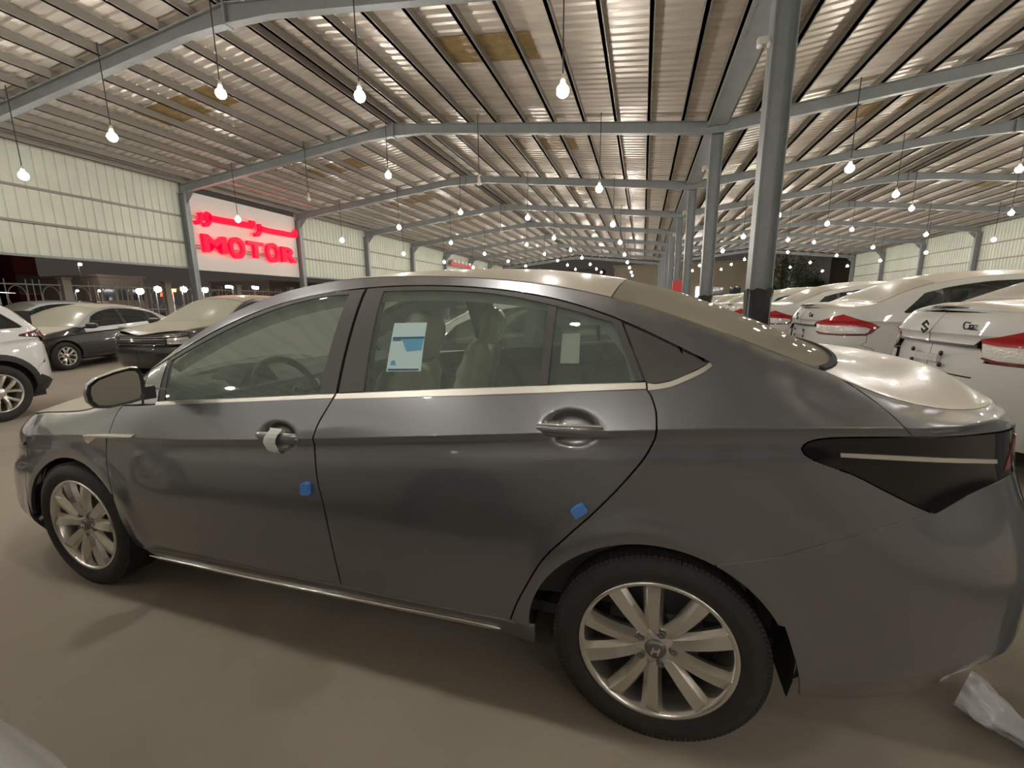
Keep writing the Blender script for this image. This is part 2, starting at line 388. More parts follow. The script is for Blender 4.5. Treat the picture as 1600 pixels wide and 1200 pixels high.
# ---- lamps
def lamp_meshes():
    b = MB().sphere((0, 0, 0), .098, 14, 9).mesh('bulb'); b.materials.append(MATS['bulb'])
    c = MB().lathe([(.012, .24), (.03, .235), (.036, .16), (.052, .085), (.0, .075)], 12).mesh('cap'); c.materials.append(MATS['lamp_cap'])
    o = MB().lathe([(.0, -.06), (.05, -.05), (.066, 0), (.05, .05), (.03, .09)], 12).mesh('bulb_off'); o.materials.append(MATS['bulb_off'])
    return b, c, o
bulb_me, cap_me, off_me = lamp_meshes(); cord_cache = {}
ZC = {0: 4.66, 1: 5.12, 2: 5.60, 3: 5.12, 4: 4.64}
def lamp(x, y, z, on, where):
    d_ = np.array([x, y, z - CAM_H]); zc_ = d_ @ FW
    seen = zc_ > 0 and abs(d_ @ RT) / zc_ * F_PX < 806 and abs(d_ @ UP) / zc_ * F_PX < 606
    suffix = '' if seen else '_offscreen'          # lamps of the same roof grid that hang outside the picture
    root = empty('hanging_lamp' + suffix, (x, y, z))
    L = round(roof_z(x) + .20 - z, 3)
    if L not in cord_cache:
        me = MB().tube([(0, 0, .22), (0, 0, L)], .011, 6).mesh('cord'); me.materials.append(MATS['cord']); cord_cache[L] = me
    link('cord', cord_cache[L], root); link('lamp_cap', cap_me, root)
    if on:
        link('bulb' + suffix, bulb_me, root); tag(root, 'lit hanging bulb ' + where, 'lamp', 'lit bulbs hanging under the roof')
    else:
        link('bulb', off_me, root); tag(root, 'unlit hanging bulb ' + where, 'lamp', 'unlit bulbs under the roof')
ROWN = {-3: 'three rafters before the wrapped column', -2: 'two rafters before the wrapped column', -1: 'one rafter before the wrapped column', 0: 'level with the wrapped column', 1: 'level with the near sign edge', 2: 'level with the far sign edge', 3: 'one rafter past the red sign'}
NUM = {4: 'two', 5: 'three', 6: 'four', 7: 'five', 8: 'six'}
for k in NUM: ROWN[k] = NUM[k] + ' rafters past the red sign'
POSL = ('beside the middle columns', 'between middle columns and ridge', 'under the ridge', 'second from the sign wall', 'next to the sign wall')
POSR = ('over the white boots', 'over the white bonnets', 'beyond the white cars', 'second from far wall', 'next to far wall')
for k in range(-3, 9):
    y = FY0 - .06 + 6 * k - .1
    for i, x in enumerate((-1.37, -5.10, -8.33, -11.62, -14.98)):
        on = not ((k == 1 and i in (1, 3)) or (k == 3 and i == 2))
        lamp(x, y, ZC[i] + (.04 if (i + k) % 3 == 0 else 0), on, POSL[i] + ', ' + ROWN[k])
    for i, x in enumerate((4.80, 8.45, 11.75, 15.4, 18.5)):
        lamp(x, y, ZC[i] - .02 + (.05 if (i + 2 * k) % 3 == 0 else 0), True, POSR[i] + ', ' + ROWN[k])
# ================================================================== car surfaces
def pchip(xs, ys):
    xs = np.array(xs, float); ys = np.array(ys, float); h = np.diff(xs); dl = np.diff(ys) / h; m = np.zeros_like(xs)
    m[0] = dl[0]; m[-1] = dl[-1]
    for i in range(1, len(xs) - 1):
        if dl[i - 1] * dl[i] > 0: m[i] = 2 * dl[i - 1] * dl[i] / (dl[i - 1] + dl[i])
    def f(x):
        x = np.clip(np.asarray(x, float), xs[0], xs[-1]); i = np.clip(np.searchsorted(xs, x) - 1, 0, len(xs) - 2)
        t = (x - xs[i]) / h[i]; t2 = t * t; t3 = t2 * t
        return (2 * t3 - 3 * t2 + 1) * ys[i] + (t3 - 2 * t2 + t) * h[i] * m[i] + (-2 * t3 + 3 * t2) * ys[i + 1] + (t3 - t2) * h[i] * m[i + 1]
    return f
def lin(pts): 
    xs = [p[0] for p in pts]; ys = [p[1] for p in pts]; return pchip(xs, ys)

class Shape:
    """body skin: side(u, z) wraps round nose and tail, top(x, t) spans from rail to rail.
    local frame: tail to +x, near side at y = 0, centre plane y = hw, ground z = 0"""
    def __init__(s, hw, front, rear, rows, crease, ztop, pw=2.2, bow=0.012, extra=None):
        s.hw = hw; s.crease = crease; s.ztop = ztop; s.pw = pw; s.extra = extra
        xs0, xe0, n0 = front; xs1, xe1, n1 = rear
        P = []
        for th in np.linspace(0, PI / 2, 90):       # nose centre -> side
            a = math.cos(th) ** (2 / n0); b = math.sin(th) ** (2 / n0)
            P.append((xs0 + (xe0 - xs0) * a, hw * (1 - b)))
        for x in np.linspace(xs0, xs1, 60)[1:-1]: P.append((x, 0))
        for th in np.linspace(PI / 2, 0, 90):
            a = math.cos(th) ** (2 / n1); b = math.sin(th) ** (2 / n1)
            P.append((xs1 + (xe1 - xs1) * a, hw * (1 - b)))
        P = np.array(P); xm = (xs0 + xs1) / 2; hl = (xs1 - xs0) / 2
        P[:, 1] += np.where((P[:, 0] > xs0 - .3) & (P[:, 0] < xs1 + .3), bow * np.clip((P[:, 0] - xm) / hl, -1.15, 1.15) ** 2, bow * 1.15 ** 2) * (1 - P[:, 1] / hw)
        seg = np.hypot(*np.diff(P, axis=0).T); U = np.concatenate([[0], np.cumsum(seg)])
        i0 = np.argmin(abs(P[:, 0] - xm) + 10 * P[:, 1]); U = U - U[i0] + P[i0, 0]
        T = np.gradient(P, axis=0); T /= np.linalg.norm(T, axis=1)[:, None]
        s.U, s.P, s.N = U, P, np.stack([T[:, 1], -T[:, 0]], 1); s.N *= np.where(s.N[:, 1:2] > 1e-6, -1, 1)
        s.N[0] = (-1, 0); s.N[-1] = (1, 0)
        s.umin, s.umax = U[0], U[-1]
        s.rz = [lin(r[0]) for r in rows]; s.rd = [lin(r[1]) for r in rows]; s.ic = crease
        # rail edge for the top
        uu = np.linspace(s.umin, s.umax, 400); e = s.side(uu, s.rz[-1](uu))
        o = np.argsort(e[:, 0]); s.ex, s.ey, s.ez = e[o, 0], e[o, 1], e[o, 2]
    def zc(s, u): return s.rz[s.ic](u)
    def rail(s, u): return s.rz[-1](u)
    def d(s, u, z):
        Z = np.stack([f(u) for f in s.rz], 1); D = np.stack([f(u) for f in s.rd], 1); out = np.zeros(len(u))
        Z = np.maximum.accumulate(Z + np.arange(Z.shape[1]) * 1e-4, axis=1)
        for a, b in ((0, s.ic), (s.ic, Z.shape[1] - 1)):
            z_, d_ = Z[:, a:b + 1], D[:, a:b + 1]; h = np.diff(z_, axis=1); dl = np.diff(d_, axis=1) / h; m = np.zeros_like(d_)
            m[:, 0] = dl[:, 0]; m[:, -1] = dl[:, -1]
            p = dl[:, :-1] * dl[:, 1:]; m[:, 1:-1] = np.where(p > 0, 2 * p / (dl[:, :-1] + dl[:, 1:] + 1e-12 * np.sign(dl[:, 1:] + 1e-30)), 0)
            sel = (z < Z[:, s.ic]) if a == 0 else (z >= Z[:, s.ic])
            zz = z; k = np.clip((zz[:, None] >= z_).sum(1) - 1, 0, b - a - 1); r = np.arange(len(u))
            hk = h[r, k]; t = (zz - z_[r, k]) / hk; tc = np.clip(t, 0, 1); t2 = tc * tc; t3 = t2 * tc
            val = (2 * t3 - 3 * t2 + 1) * d_[r, k] + (t3 - 2 * t2 + tc) * hk * m[r, k] + (-2 * t3 + 3 * t2) * d_[r, k + 1] + (t3 - t2) * hk * m[r, k + 1]
            val += np.where(t > 1, (t - 1) * hk * m[r, k + 1], 0) + np.where(t < 0, t * hk * m[r, k], 0)
            out = np.where(sel, val, out)
        return out
    def side(s, u, z, off=0.0):
        u = np.atleast_1d(np.asarray(u, float)); z = np.atleast_1d(np.asarray(z, float))
        d = s.d(u, z) + off
        if s.extra is not None: d = d + s.extra(u, z)
        px = np.interp(u, s.U, s.P[:, 0]); py = np.interp(u, s.U, s.P[:, 1]); nx = np.interp(u, s.U, s.N[:, 0]); ny = np.interp(u, s.U, s.N[:, 1])
        l = np.hypot(nx, ny); nx, ny = nx / l, ny / l
        y = np.minimum(py - ny * d, s.hw)
        return np.stack([px - nx * d, y, z], 1)
    def top(s, x, t, off=0.0):
        x = np.atleast_1d(np.asarray(x, float)); t = np.atleast_1d(np.asarray(t, float))
        ey = np.interp(x, s.ex, s.ey); ez = np.interp(x, s.ex, s.ez); zc = s.ztop(x)
        a = np.minimum(np.abs(t), 1)
        return np.stack([x, s.hw + (ey - s.hw) * t, ez + (zc - ez) * (1 - a ** s.pw) - off], 1)
    def nrm(s, fn, a, b, off):
        e = 2e-3; q = fn(a + e, b, off) - fn(a - e, b, off); r = fn(a, b + e, off) - fn(a, b - e, off); n = np.cross(q, r)
        return n / (np.linalg.norm(n, axis=1)[:, None] + 1e-12)

def densify(poly, step):
    out = []
    for (a, b), (c, d) in zip(poly, poly[1:] + poly[:1]):
        n = max(1, int(math.hypot(c - a, d - b) / step))
        for i in range(n): out.append((a + (c - a) * i / n, b + (d - b) * i / n))
    return out
def inset_poly(poly, w):
    p = np.array(poly); n = len(p); area = 0.5 * np.sum(p[:, 0] * np.roll(p[:, 1], -1) - np.roll(p[:, 0], -1) * p[:, 1])
    sg = 1 if area > 0 else -1; out = []
    for i in range(n):
        a, b, c = p[i - 1], p[i], p[(i + 1) % n]; t1 = b - a; t2 = c - b
        t1 = t1 / (np.linalg.norm(t1) + 1e-12); t2 = t2 / (np.linalg.norm(t2) + 1e-12)
        n1 = np.array([-t1[1], t1[0]]) * sg; n2 = np.array([-t2[1], t2[0]]) * sg; m = n1 + n2; l = np.linalg.norm(m)
        m = m / l if l > .3 else n1; k = 1 / max(.5, m.dot(n1)); out.append(tuple(b + m * w * k))
    return out
def clip_half(poly, ax, v, keep_gt):
    out = []; n = len(poly)
    for i in range(n):
        a = poly[i - 1]; b = poly[i]; ia = (a[ax] >= v) if keep_gt else (a[ax] <= v); ib = (b[ax] >= v) if keep_gt else (b[ax] <= v)
        if ia != ib:
            t = (v - a[ax]) / (b[ax] - a[ax]); q = [a[0] + t * (b[0] - a[0]), a[1] + t * (b[1] - a[1])]; q[ax] = v; out.append(tuple(q))
        if ib: out.append(b)
    return out
def clip_grid(poly, us, vs):
    idx = {}; V = []; Fc = []
    def vid(p):
        k = (round(p[0], 5), round(p[1], 5))
        if k not in idx: idx[k] = len(V); V.append(p)
        return idx[k]
    for i in range(len(us) - 1):
        st = clip_half(clip_half(poly, 0, us[i], True), 0, us[i + 1], False)
        if len(st) < 3: continue
        lo = min(p[1] for p in st); hi = max(p[1] for p in st)
        for j in range(len(vs) - 1):
            if vs[j + 1] < lo or vs[j] > hi: continue
            ce = clip_half(clip_half(st, 1, vs[j], True), 1, vs[j + 1], False)
            if len(ce) < 3: continue
            ids = []
            for p in ce:
                q = vid(p)
                if not ids or ids[-1] != q: ids.append(q)
            if len(ids) > 1 and ids[0] == ids[-1]: ids.pop()
            if len(set(ids)) < 3: continue
            ar = 0.0
            for k in range(len(ids)):
                a, b = V[ids[k - 1]], V[ids[k]]; ar += a[0] * b[1] - b[0] * a[1]
            if abs(ar) < 2e-8: continue
            if len(set(ids)) != len(ids):      # outline touches itself inside the cell: drop repeats
                seen = []; [seen.append(q) for q in ids if q not in seen]; ids = seen
                if len(ids) < 3: continue
            Fc.append(ids if ar > 0 else ids[::-1])
    return V, Fc

def skin(name, sh, poly, material, parent, mode='side', off=0.0, depth=0.014, inset=0.0025, gu=0.035, gv=0.03, mirror=False, extra_u=(), extra_v=(), dens=0.02, both=False):
    """one panel of the skin, cut along its outline, with a folded edge"""
    if inset: poly = inset_poly(poly, inset)
    poly = densify(poly, dens)
    P = np.array(poly)
    if mode == 'side':
        cz = sh.zc(P[:, 0]); Q = [(float(a), float(b - c)) for (a, b), c in zip(poly, cz)]
        fn = lambda a, b, o: sh.side(a, b + sh.zc(a), o)
    else:
        Q = poly; fn = sh.top
    us = sorted(set(list(np.round(np.arange(math.floor(min(q[0] for q in Q) / gu), math.ceil(max(q[0] for q in Q) / gu) + 1) * gu, 5)) + list(extra_u)))
    vs = sorted(set(list(np.round(np.arange(math.floor(min(q[1] for q in Q) / gv), math.ceil(max(q[1] for q in Q) / gv) + 1) * gv, 5)) + list(extra_v) + ([-.004, .004] if mode == 'side' else [])))
    V2, Fc = clip_grid(Q, us, vs)
    if not Fc: return None
    A = np.array(V2); X = fn(A[:, 0], A[:, 1], off); Nn = sh.nrm(fn, A[:, 0], A[:, 1], off)
    # outward: away from centre line / up
    ref = np.stack([np.zeros(len(X)), X[:, 1] - sh.hw, X[:, 2] - .55], 1) if mode == 'side' else np.tile([0, 0, 1.0], (len(X), 1))
    if mode == 'side':
        nu = np.stack([np.interp(A[:, 0], sh.U, sh.N[:, 0]), np.interp(A[:, 0], sh.U, sh.N[:, 1]), np.zeros(len(A))], 1); ref = nu
    Nn *= np.where((Nn * ref).sum(1) < 0, -1, 1)[:, None]
    B = np.array(Q); e0 = fn(B[:, 0], B[:, 1], off); e1 = fn(B[:, 0], B[:, 1], off + depth); nB = len(B)
    en = np.roll(e0, -1, 0) - np.roll(e0, 1, 0); fn_ = np.cross(en, e1 - e0); fn_ /= (np.linalg.norm(fn_, axis=1)[:, None] + 1e-12)
    ar = 0.5 * np.sum(B[:, 0] * np.roll(B[:, 1], -1) - np.roll(B[:, 0], -1) * B[:, 1])
    n0 = len(X); faces = [tuple(f) for f in Fc]
    if depth: faces += [(n0 + i, n0 + nB + i, n0 + nB + (i + 1) % nB, n0 + (i + 1) % nB) for i in range(nB)]
    allv = np.concatenate([X, e0, e1]) if depth else X; alln = np.concatenate([Nn, fn_, fn_]) if depth else Nn
    if mirror:
        allv = allv.copy(); allv[:, 1] = 2 * sh.hw - allv[:, 1]; alln = alln * np.array([1, -1, 1])
    # wind faces to agree with normals
    vote = 0.0
    for f in faces[:len(Fc)]:
        nn = np.zeros(3)
        for q in range(1, len(f) - 1): nn += np.cross(allv[f[q]] - allv[f[0]], allv[f[q + 1]] - allv[f[0]])
        vote += nn.dot(alln[list(f)].sum(0))
    if vote < 0: faces = [f[::-1] for f in faces[:len(Fc)]] + faces[len(Fc):]
    for k in range(len(Fc), len(faces)):
        f = faces[k]; cr = np.cross(allv[f[1]] - allv[f[0]], allv[f[2]] - allv[f[0]])
        if cr.dot(alln[f[0]]) < 0: faces[k] = f[::-1]
    me = mesh(name, allv, faces, True)
    me.normals_split_custom_set_from_vertices([tuple(map(float, n)) for n in alln])
    o = link(name, me, parent, material); return o

def ring_arc(cx, cz, rx, rz, a0, a1, n=28):
    return [(cx + rx * math.cos(a), cz + rz * math.sin(a)) for a in np.linspace(a0, a1, n)]

# ------------------------------------------------------------------ wheels (axis along y, outer face at y = 0 looking to -y)
def blade(m, r0, a0, w0, r1, a1, w1, y0, y1, th=.022, bev=.010, tw=0.0):
    """one tapering spoke with chamfered flanks, from hub to rim"""
    pts = []
    n = 6
    for i in range(n):
        t = i / (n - 1); r = r0 + (r1 - r0) * t; a = a0 + (a1 - a0) * (t ** .9); w = w0 + (w1 - w0) * t
        yy = y0 + (y1 - y0) * t - .010 * math.sin(PI * t)
        c = np.array([math.cos(a), 0, math.sin(a)]); s_ = np.array([-math.sin(a), 0, math.cos(a)]); p = c * r
        pts += [p + s_ * (-w / 2 - bev) + [0, yy + th, 0], p + s_ * (-w / 2) + [0, yy + tw, 0], p + s_ * (w / 2) + [0, yy - tw, 0], p + s_ * (w / 2 + bev) + [0, yy + th, 0], p + s_ * (w / 2 + bev * .6) + [0, yy + th + .02, 0], p + s_ * (-w / 2 - bev * .6) + [0, yy + th + .02, 0]]
    Fc = []
    for i in range(n - 1):
        for k in range(6): Fc.append((i * 6 + k, i * 6 + (k + 1) % 6, (i + 1) * 6 + (k + 1) % 6, (i + 1) * 6 + k))
    Fc += [(0, 1, 2, 3, 4, 5), tuple((n - 1) * 6 + k for k in (5, 4, 3, 2, 1, 0))]
    m.add(pts, Fc)
def make_wheel(parent, loc, R=.322, rr=.236, style='pairs', w=.205, flip=False, phase=0.0, detail=True):
    root = empty('wheel', loc, PI if flip else 0.0, parent)
    prof = [(rr - .006, .012), (rr + .010, -.006), (rr + .035, -.016), (R - .045, -.016), (R - .018, -.006), (R - .004, .012), (R, .030), (R, w - .03), (R - .004, w - .012), (R - .018, w + .006), (rr + .02, w + .006), (rr - .004, w - .02)]
    t = MB().lathe(prof, 64, 'y'); t.build('tyre', 'rubber', root)
    if detail:
        tr = MB()
        for q in range(120):
            a = 2 * PI * q / 120; c, s_ = math.cos(a), math.sin(a)
            tr.obox((c * (R - .0065), .016, s_ * (R - .0065)), (-s_ * .0068, 0, c * .0068), (0, .013, 0), (c * .0068, 0, s_ * .0068))
        tr.build('tread_blocks', 'rubber', root)['kind'] = 'stuff'
    rim = MB().lathe([(rr - .004, .018), (rr + .004, .002), (rr, -.006), (rr - .010, -.005), (rr - .016, .010), (rr - .026, .05), (rr - .030, w - .02)], 64, 'y'); rim.build('rim', 'alloy', root)
    disc = MB().lathe([(.0, .085), (.075, .082), (.08, .10), (.150, .100), (.150, .118), (0, .118)], 40, 'y'); disc.build('brake_disc', 'brake_steel', root)
    MB().lathe([(0, .125), (rr - .03, .125), (rr - .03, .13), (0, .13)], 40, 'y').build('brake_shield', 'underbody', root)
    hubr = .072
    MB().lathe([(.0, .012), (.030, .012), (.034, .014), (.060, .016), (hubr, .026), (hubr, .08), (0, .08)], 30, 'y').build('hub', 'alloy', root)
    for k in range(5):
        a = phase + 2 * PI * k / 5 + PI / 2
        for sg in (-1, 1):
            m = MB()
            if style == 'pairs': blade(m, .046, a + sg * .24, .024, rr - .006, a + sg * .285, .040, .016, .004, bev=.013, tw=.0045 * sg)
            else: blade(m, .050, a + sg * .10, .022, rr - .008, a + sg * .36, .030, .016, .006)
            m.build('spoke', 'alloy', root)
    if detail:
        for k in range(5):
            a = phase + 2 * PI * (k + .5) / 5 + PI / 2; c = (math.cos(a) * .054, 0, math.sin(a) * .054)
            n = MB().lathe([(.0125, .020), (.0125, .010), (.009, .008), (.006, .014), (0, .014)], 10, 'y', c); n.build('lug_nut', 'alloy_dark', root)
        cap = MB().lathe([(0, .002), (.022, .003), (.030, .006), (.033, .014)], 24, 'y').build('centre_cap', 'alloy_dark', root)
        em = MB()
        em.obox((-.009, .001, 0), (.0022, 0, -.004), (0, .002, 0), (.003, 0, .012)); em.obox((.009, .001, 0), (.0022, 0, -.004), (0, .002, 0), (.003, 0, .012)); em.obox((0, .001, 0), (.009, 0, .003), (0, .002, 0), (-.001, 0, .0026))
        em.build('emblem', 'alloy', cap)
    return root
def wheel_house(parent, x, z, R, w, hw, mirror=False):
    prof = [(0, 0)]; V = []; Fc = []; n = 24
    for i in range(n + 1):
        a = -0.25 + (PI + .5) * i / n
        for y in (.07, w): V.append((x + R * math.cos(a), (2 * hw - y) if mirror else y, max(.22, z + R * math.sin(a))))
    for i in range(n): Fc.append((2 * i, 2 * i + 1, 2 * i + 3, 2 * i + 2))
    b = [(x + R * math.cos(-.25 + (PI + .5) * i / n), (2 * hw - w) if mirror else w, max(.22, z + R * math.sin(-.25 + (PI + .5) * i / n))) for i in range(n + 1)]
    m = MB().add(V, Fc, True); m.add(b, [tuple(range(n + 1))]); return m.build('wheel_housing', 'underbody', parent)
# ================================================================== the grey saloon
CAR_X, CAR_Y, CAR_YAW = 0.0866, 1.2221, -0.0094
HW = 0.905
def fit_line(pts, deg, n, x0, x1):
    p = np.array(pts); c = np.polyfit(p[:, 0], p[:, 1], deg); return [(float(x), float(np.polyval(c, x))) for x in np.linspace(x0, x1, n)]
RAIL_D = [(-2.257, 1.123), (-2.193, 1.16), (-2.081, 1.252), (-1.981, 1.304), (-1.91, 1.352), (-1.711, 1.423), (-1.506, 1.467), (-1.411, 1.484), (-1.232, 1.499), (-1.105, 1.503), (-0.805, 1.493), (-0.589, 1.474), (-0.415, 1.449), (-0.258, 1.425), (-0.136, 1.398), (-0.021, 1.357), (0.083, 1.318), (0.164, 1.29), (0.241, 1.262), (0.314, 1.234), (0.37, 1.209)]
rail_mid = fit_line(RAIL_D, 6, 22, -2.22, 0.36)
rail = [(-4.6, .735), (-3.75, .765), (-3.35, .812), (-3.07, .850), (-2.85, .872), (-2.68, .895), (-2.52, .945), (-2.38, 1.035)] + rail_mid + [(.50, 1.155), (.62, 1.122), (.75, 1.108), (1.0, 1.105), (1.9, 1.10)]
crease = [(-4.6, .66), (-3.4, .70), (-2.9, .765), (-2.335, .811), (-1.934, .835), (-1.578, .866), (-1.205, .904), (-.685, .96), (-.34, .998), (-.043, 1.03), (.243, 1.057), (.542, 1.076), (.75, 1.080), (1.9, 1.075)]
CR = lin(crease); RL = lin(rail)
belt_mid = [(-2.12, .972), (-1.594, 1.016), (-1.163, 1.052), (-.472, 1.106), (-.068, 1.142)]
belt = [(-4.6, .675), (-3.4, .725), (-2.9, .805), (-2.5, .875), (-2.3, .935)] + belt_mid + [(.10, 1.155), (.3, 1.135), (.5, 1.105), (.75, 1.088), (1.9, 1.083)]
BL = lin(belt)
def between(f): return [(u, float(BL(u) + (RL(u) - BL(u)) * f)) for u in np.linspace(-4.6, 1.9, 96)]
def g_glass(u):     # leaning-in of the glass house above the belt
    dz = float(RL(u) - BL(u)); return float(np.interp(dz, [0, .04, .15, .3, .45], [.05, .09, .15, .235, .335]))
US = list(np.linspace(-4.6, 1.9, 96))
tl_d = lambda u: float(np.interp(u, [-4.6, -3.3, -3.0, -2.6, -2.2, 0, .5, .85, 1.0], [.075, .070, .062, .056, .071, .075, .056, .108, .125]))
rows = [
    ([(-4.6, .17), (-3.1, .17), (-2.3, .205), (-.4, .215), (.3, .235), (.41, .245), (.55, .268), (.7, .32), (.9, .38), (1.9, .40)], [(-4.6, .09), (-3.2, .07), (-2.3, .065), (-.4, .065), (.3, .05), (.6, .05), (1.9, .08)]),
    ([(-4.6, .34), (-2.3, .33), (.4, .36), (.8, .46), (1.9, .48)], [(-4.6, .0), (-3.0, .0), (-2.3, .020), (-.4, .022), (.35, .006), (1.9, .0)]),
    ([(-4.6, .50), (-2.3, .55), (.4, .64), (1.9, .66)], [(-4.6, .02), (-3.3, .010), (-2.3, .002), (-.4, .0), (.35, .004), (.7, .0), (1.9, .0)]),
    ([(u, float(CR(u)) - .11) for u in US], [(-4.6, .045), (-3.3, .040), (-3.0, .026), (-2.3, .016), (-.3, .017), (.3, .024), (.55, .045), (.85, .080), (1.9, .085)]),
    ([(u, float(CR(u)) - .030) for u in US], [(-4.6, .060), (-3.3, .052), (-3.0, .036), (-2.3, .028), (-.3, .031), (.3, .035), (.55, .048), (.85, .090), (1.9, .095)]),
    ([(u, float(CR(u))) for u in US], [(-4.6, .066), (-3.3, .058), (-3.0, .040), (-2.7, .026), (-2.3, .018), (.3, .018), (.6, .035), (.85, .095), (1.0, .11), (1.9, .11)]),
    ([(u, float(BL(u))) for u in US], [(-4.6, .072), (-3.3, .065), (-3.0, .056), (-2.6, .055), (-2.2, .070), (0, .074), (.3, .062), (.6, .055), (.85, .105), (1.0, .12), (1.9, .12)]),
    (between(.4), [(u, tl_d(u) + (g_glass(u) - .05) * .30) for u in US]),
    (between(.8), [(u, tl_d(u) + (g_glass(u) - .05) * .70) for u in US]),
    (between(1.0), [(u, tl_d(u) + (g_glass(u) - .05)) if u < .3 else (u, max(.10, tl_d(u) + g_glass(u) - .05)) for u in US]),
]
ztop_main = lin([(-3.72, .74), (-3.6, .80), (-3.3, .895), (-3.0, .955), (-2.75, .995), (-2.5, 1.045), (-2.35, 1.125), (-2.2, 1.21), (-2.0, 1.325), (-1.8, 1.415), (-1.55, 1.490), (-1.3, 1.532), (-.95, 1.553), (-.6, 1.545), (-.3, 1.515), (0, 1.45), (.2, 1.380), (.4, 1.295), (.52, 1.238), (.62, 1.208), (.8, 1.185), (.95, 1.150), (1.06, 1.105)])
HANDLES = [(-1.405, .893), (-.275, 1.013)]
def main_extra(u, z):
    d = np.zeros_like(u)
    for hx, hz in HANDLES: d = d + .030 * np.exp(-(((u - hx) / .074) ** 2 + ((z - hz) / .046) ** 2) ** 2.6)
    for ax in (-2.7, -.02):        # gentle lips over the wheels
        r = np.hypot((u - ax) / 1.0, z - .318); d = d - .010 * np.exp(-((r - .40) / .045) ** 2) * (z > .2)
    return d
SH = Shape(HW, (-2.92, -3.74, 2.7), (.35, 1.09, 3.2), rows, 5, ztop_main, 2.3, 0.012, main_extra)
car = empty('grey_saloon_car', (CAR_X, CAR_Y, 0), CAR_YAW)
tag(car, 'metallic grey saloon car with dusty roof and blue foam blocks on its doors', 'car')
CY, SY = math.cos(CAR_YAW), math.sin(CAR_YAW)
def loc2world(p):
    x, y, z = p[:, 0], p[:, 1] - .02, p[:, 2]; return np.stack([CAR_X + CY * x - SY * y, CAR_Y + SY * x + CY * y, z], 1)
def proj(w):
    d = w - np.array([0, 0, CAM_H]); c = np.stack([d @ RT, -(d @ UP), d @ FW], 1); return np.stack([800 + F_PX * c[:, 0] / c[:, 2], 600 + F_PX * c[:, 1] / c[:, 2]], 1)
def un(pts):
    """picture points -> (u, z) on the skin of the near side"""
    p = np.array(pts, float); u = np.zeros(len(p)); z = np.zeros(len(p))
    for i, (a, b) in enumerate(p):
        q = px_y(a, b, 1.26); u[i] = min(max(q[0] - CAR_X, -3.3), .75); z[i] = q[2]
    for it in range(25):
        f0 = proj(loc2world(SH.side(u, z))); e = 1e-3
        fu = (proj(loc2world(SH.side(u + e, z))) - f0) / e; fz = (proj(loc2world(SH.side(u, z + e))) - f0) / e; r = p - f0
        det = fu[:, 0] * fz[:, 1] - fz[:, 0] * fu[:, 1]; det = np.where(abs(det) < 1e-3, 1e-3, det)
        du = (r[:, 0] * fz[:, 1] - fz[:, 0] * r[:, 1]) / det; dz = (fu[:, 0] * r[:, 1] - r[:, 0] * fu[:, 1]) / det
        u = u + np.clip(du, -.1, .1) * .8; z = z + np.clip(dz, -.1, .1) * .8
    return [(float(a), float(b)) for a, b in zip(u, z)]
def smooth_px(pts, deg, n=16):
    p = np.array(pts, float); c = np.polyfit(p[:, 0], p[:, 1], deg); xs = np.linspace(p[0, 0], p[-1, 0], n); return [(float(x), float(np.polyval(c, x))) for x in xs]
def spline_px(pts, n=24):
    """smooth curve through picture points"""
    p = np.array(pts, float); t = np.concatenate([[0], np.cumsum(np.hypot(*np.diff(p, axis=0).T))]); fx, fy = pchip(t, p[:, 0]), pchip(t, p[:, 1]); tt = np.linspace(0, t[-1], n)
    return [(float(a), float(b)) for a, b in zip(fx(tt), fy(tt))]
GTOP = smooth_px([(232, 580), (262, 560), (300, 538), (326, 523), (369, 500), (432, 476), (496, 461), (560, 452), (627, 446), (677, 444.7), (727, 447.5), (800, 455), (840, 461), (900, 475), (945, 489), (990, 509), (1020, 522), (1060, 541), (1108, 565)], 6, 60)
def gtop(x0, x1, n=24, dy=0.0):
    p = np.array(GTOP); xs = np.linspace(x0, x1, n); return [(float(x), float(np.interp(x, p[:, 0], p[:, 1]) + dy)) for x in xs]
B_GAP = spline_px([(521, 621), (509, 641), (497, 662), (490, 681), (491, 697), (494.7, 744), (506.7, 796), (520, 860), (533, 914)])
F_GAP = spline_px([(192, 634), (183, 645), (171, 675), (166, 692), (166, 712), (168, 735), (176, 772), (191, 815), (211, 850)])
R_GAP = spline_px([(1010, 606), (1018, 620), (1026, 652), (1026, 673), (1014, 704), (986, 741), (931, 798), (885, 839), (848, 874), (822, 915), (806, 945), (797, 969)], 34)
LID_GAP = spline_px([(1290, 581), (1312, 591), (1350, 615), (1395, 650), (1428, 683)])
LAMP_TOP = spline_px([(1252, 702), (1257, 694), (1275, 687), (1300, 684), (1350, 683), (1428, 683)])
LAMP_LOW = spline_px([(1252, 702), (1258, 711), (1280, 723), (1330, 741), (1380, 766), (1430, 791), (1460, 804)])
BUMP_GAP = spline_px([(1120, 883), (1200, 873), (1260, 858), (1340, 835), (1400, 819), (1460, 804)])
sideparts = []
def sp(name, poly, material, far_material=None, far=True, **kw):
    o = skin(name, SH, poly, material, car, **kw); sideparts.append(o)
    if far: skin(name, SH, poly, far_material or material, car, mirror=True, **kw)
    return o
hx = [h for q, _ in HANDLES for h in np.round(np.arange(q - .12, q + .12, .012), 4)]; hv = list(np.round(np.arange(-.07, .075, .008), 4))
belt_f = un([(243, 632.5), (380, 627), (519.6, 621.5)]); belt_r = un([(523, 622.5), (660, 619.5), (800, 615), (1009, 607.5)])
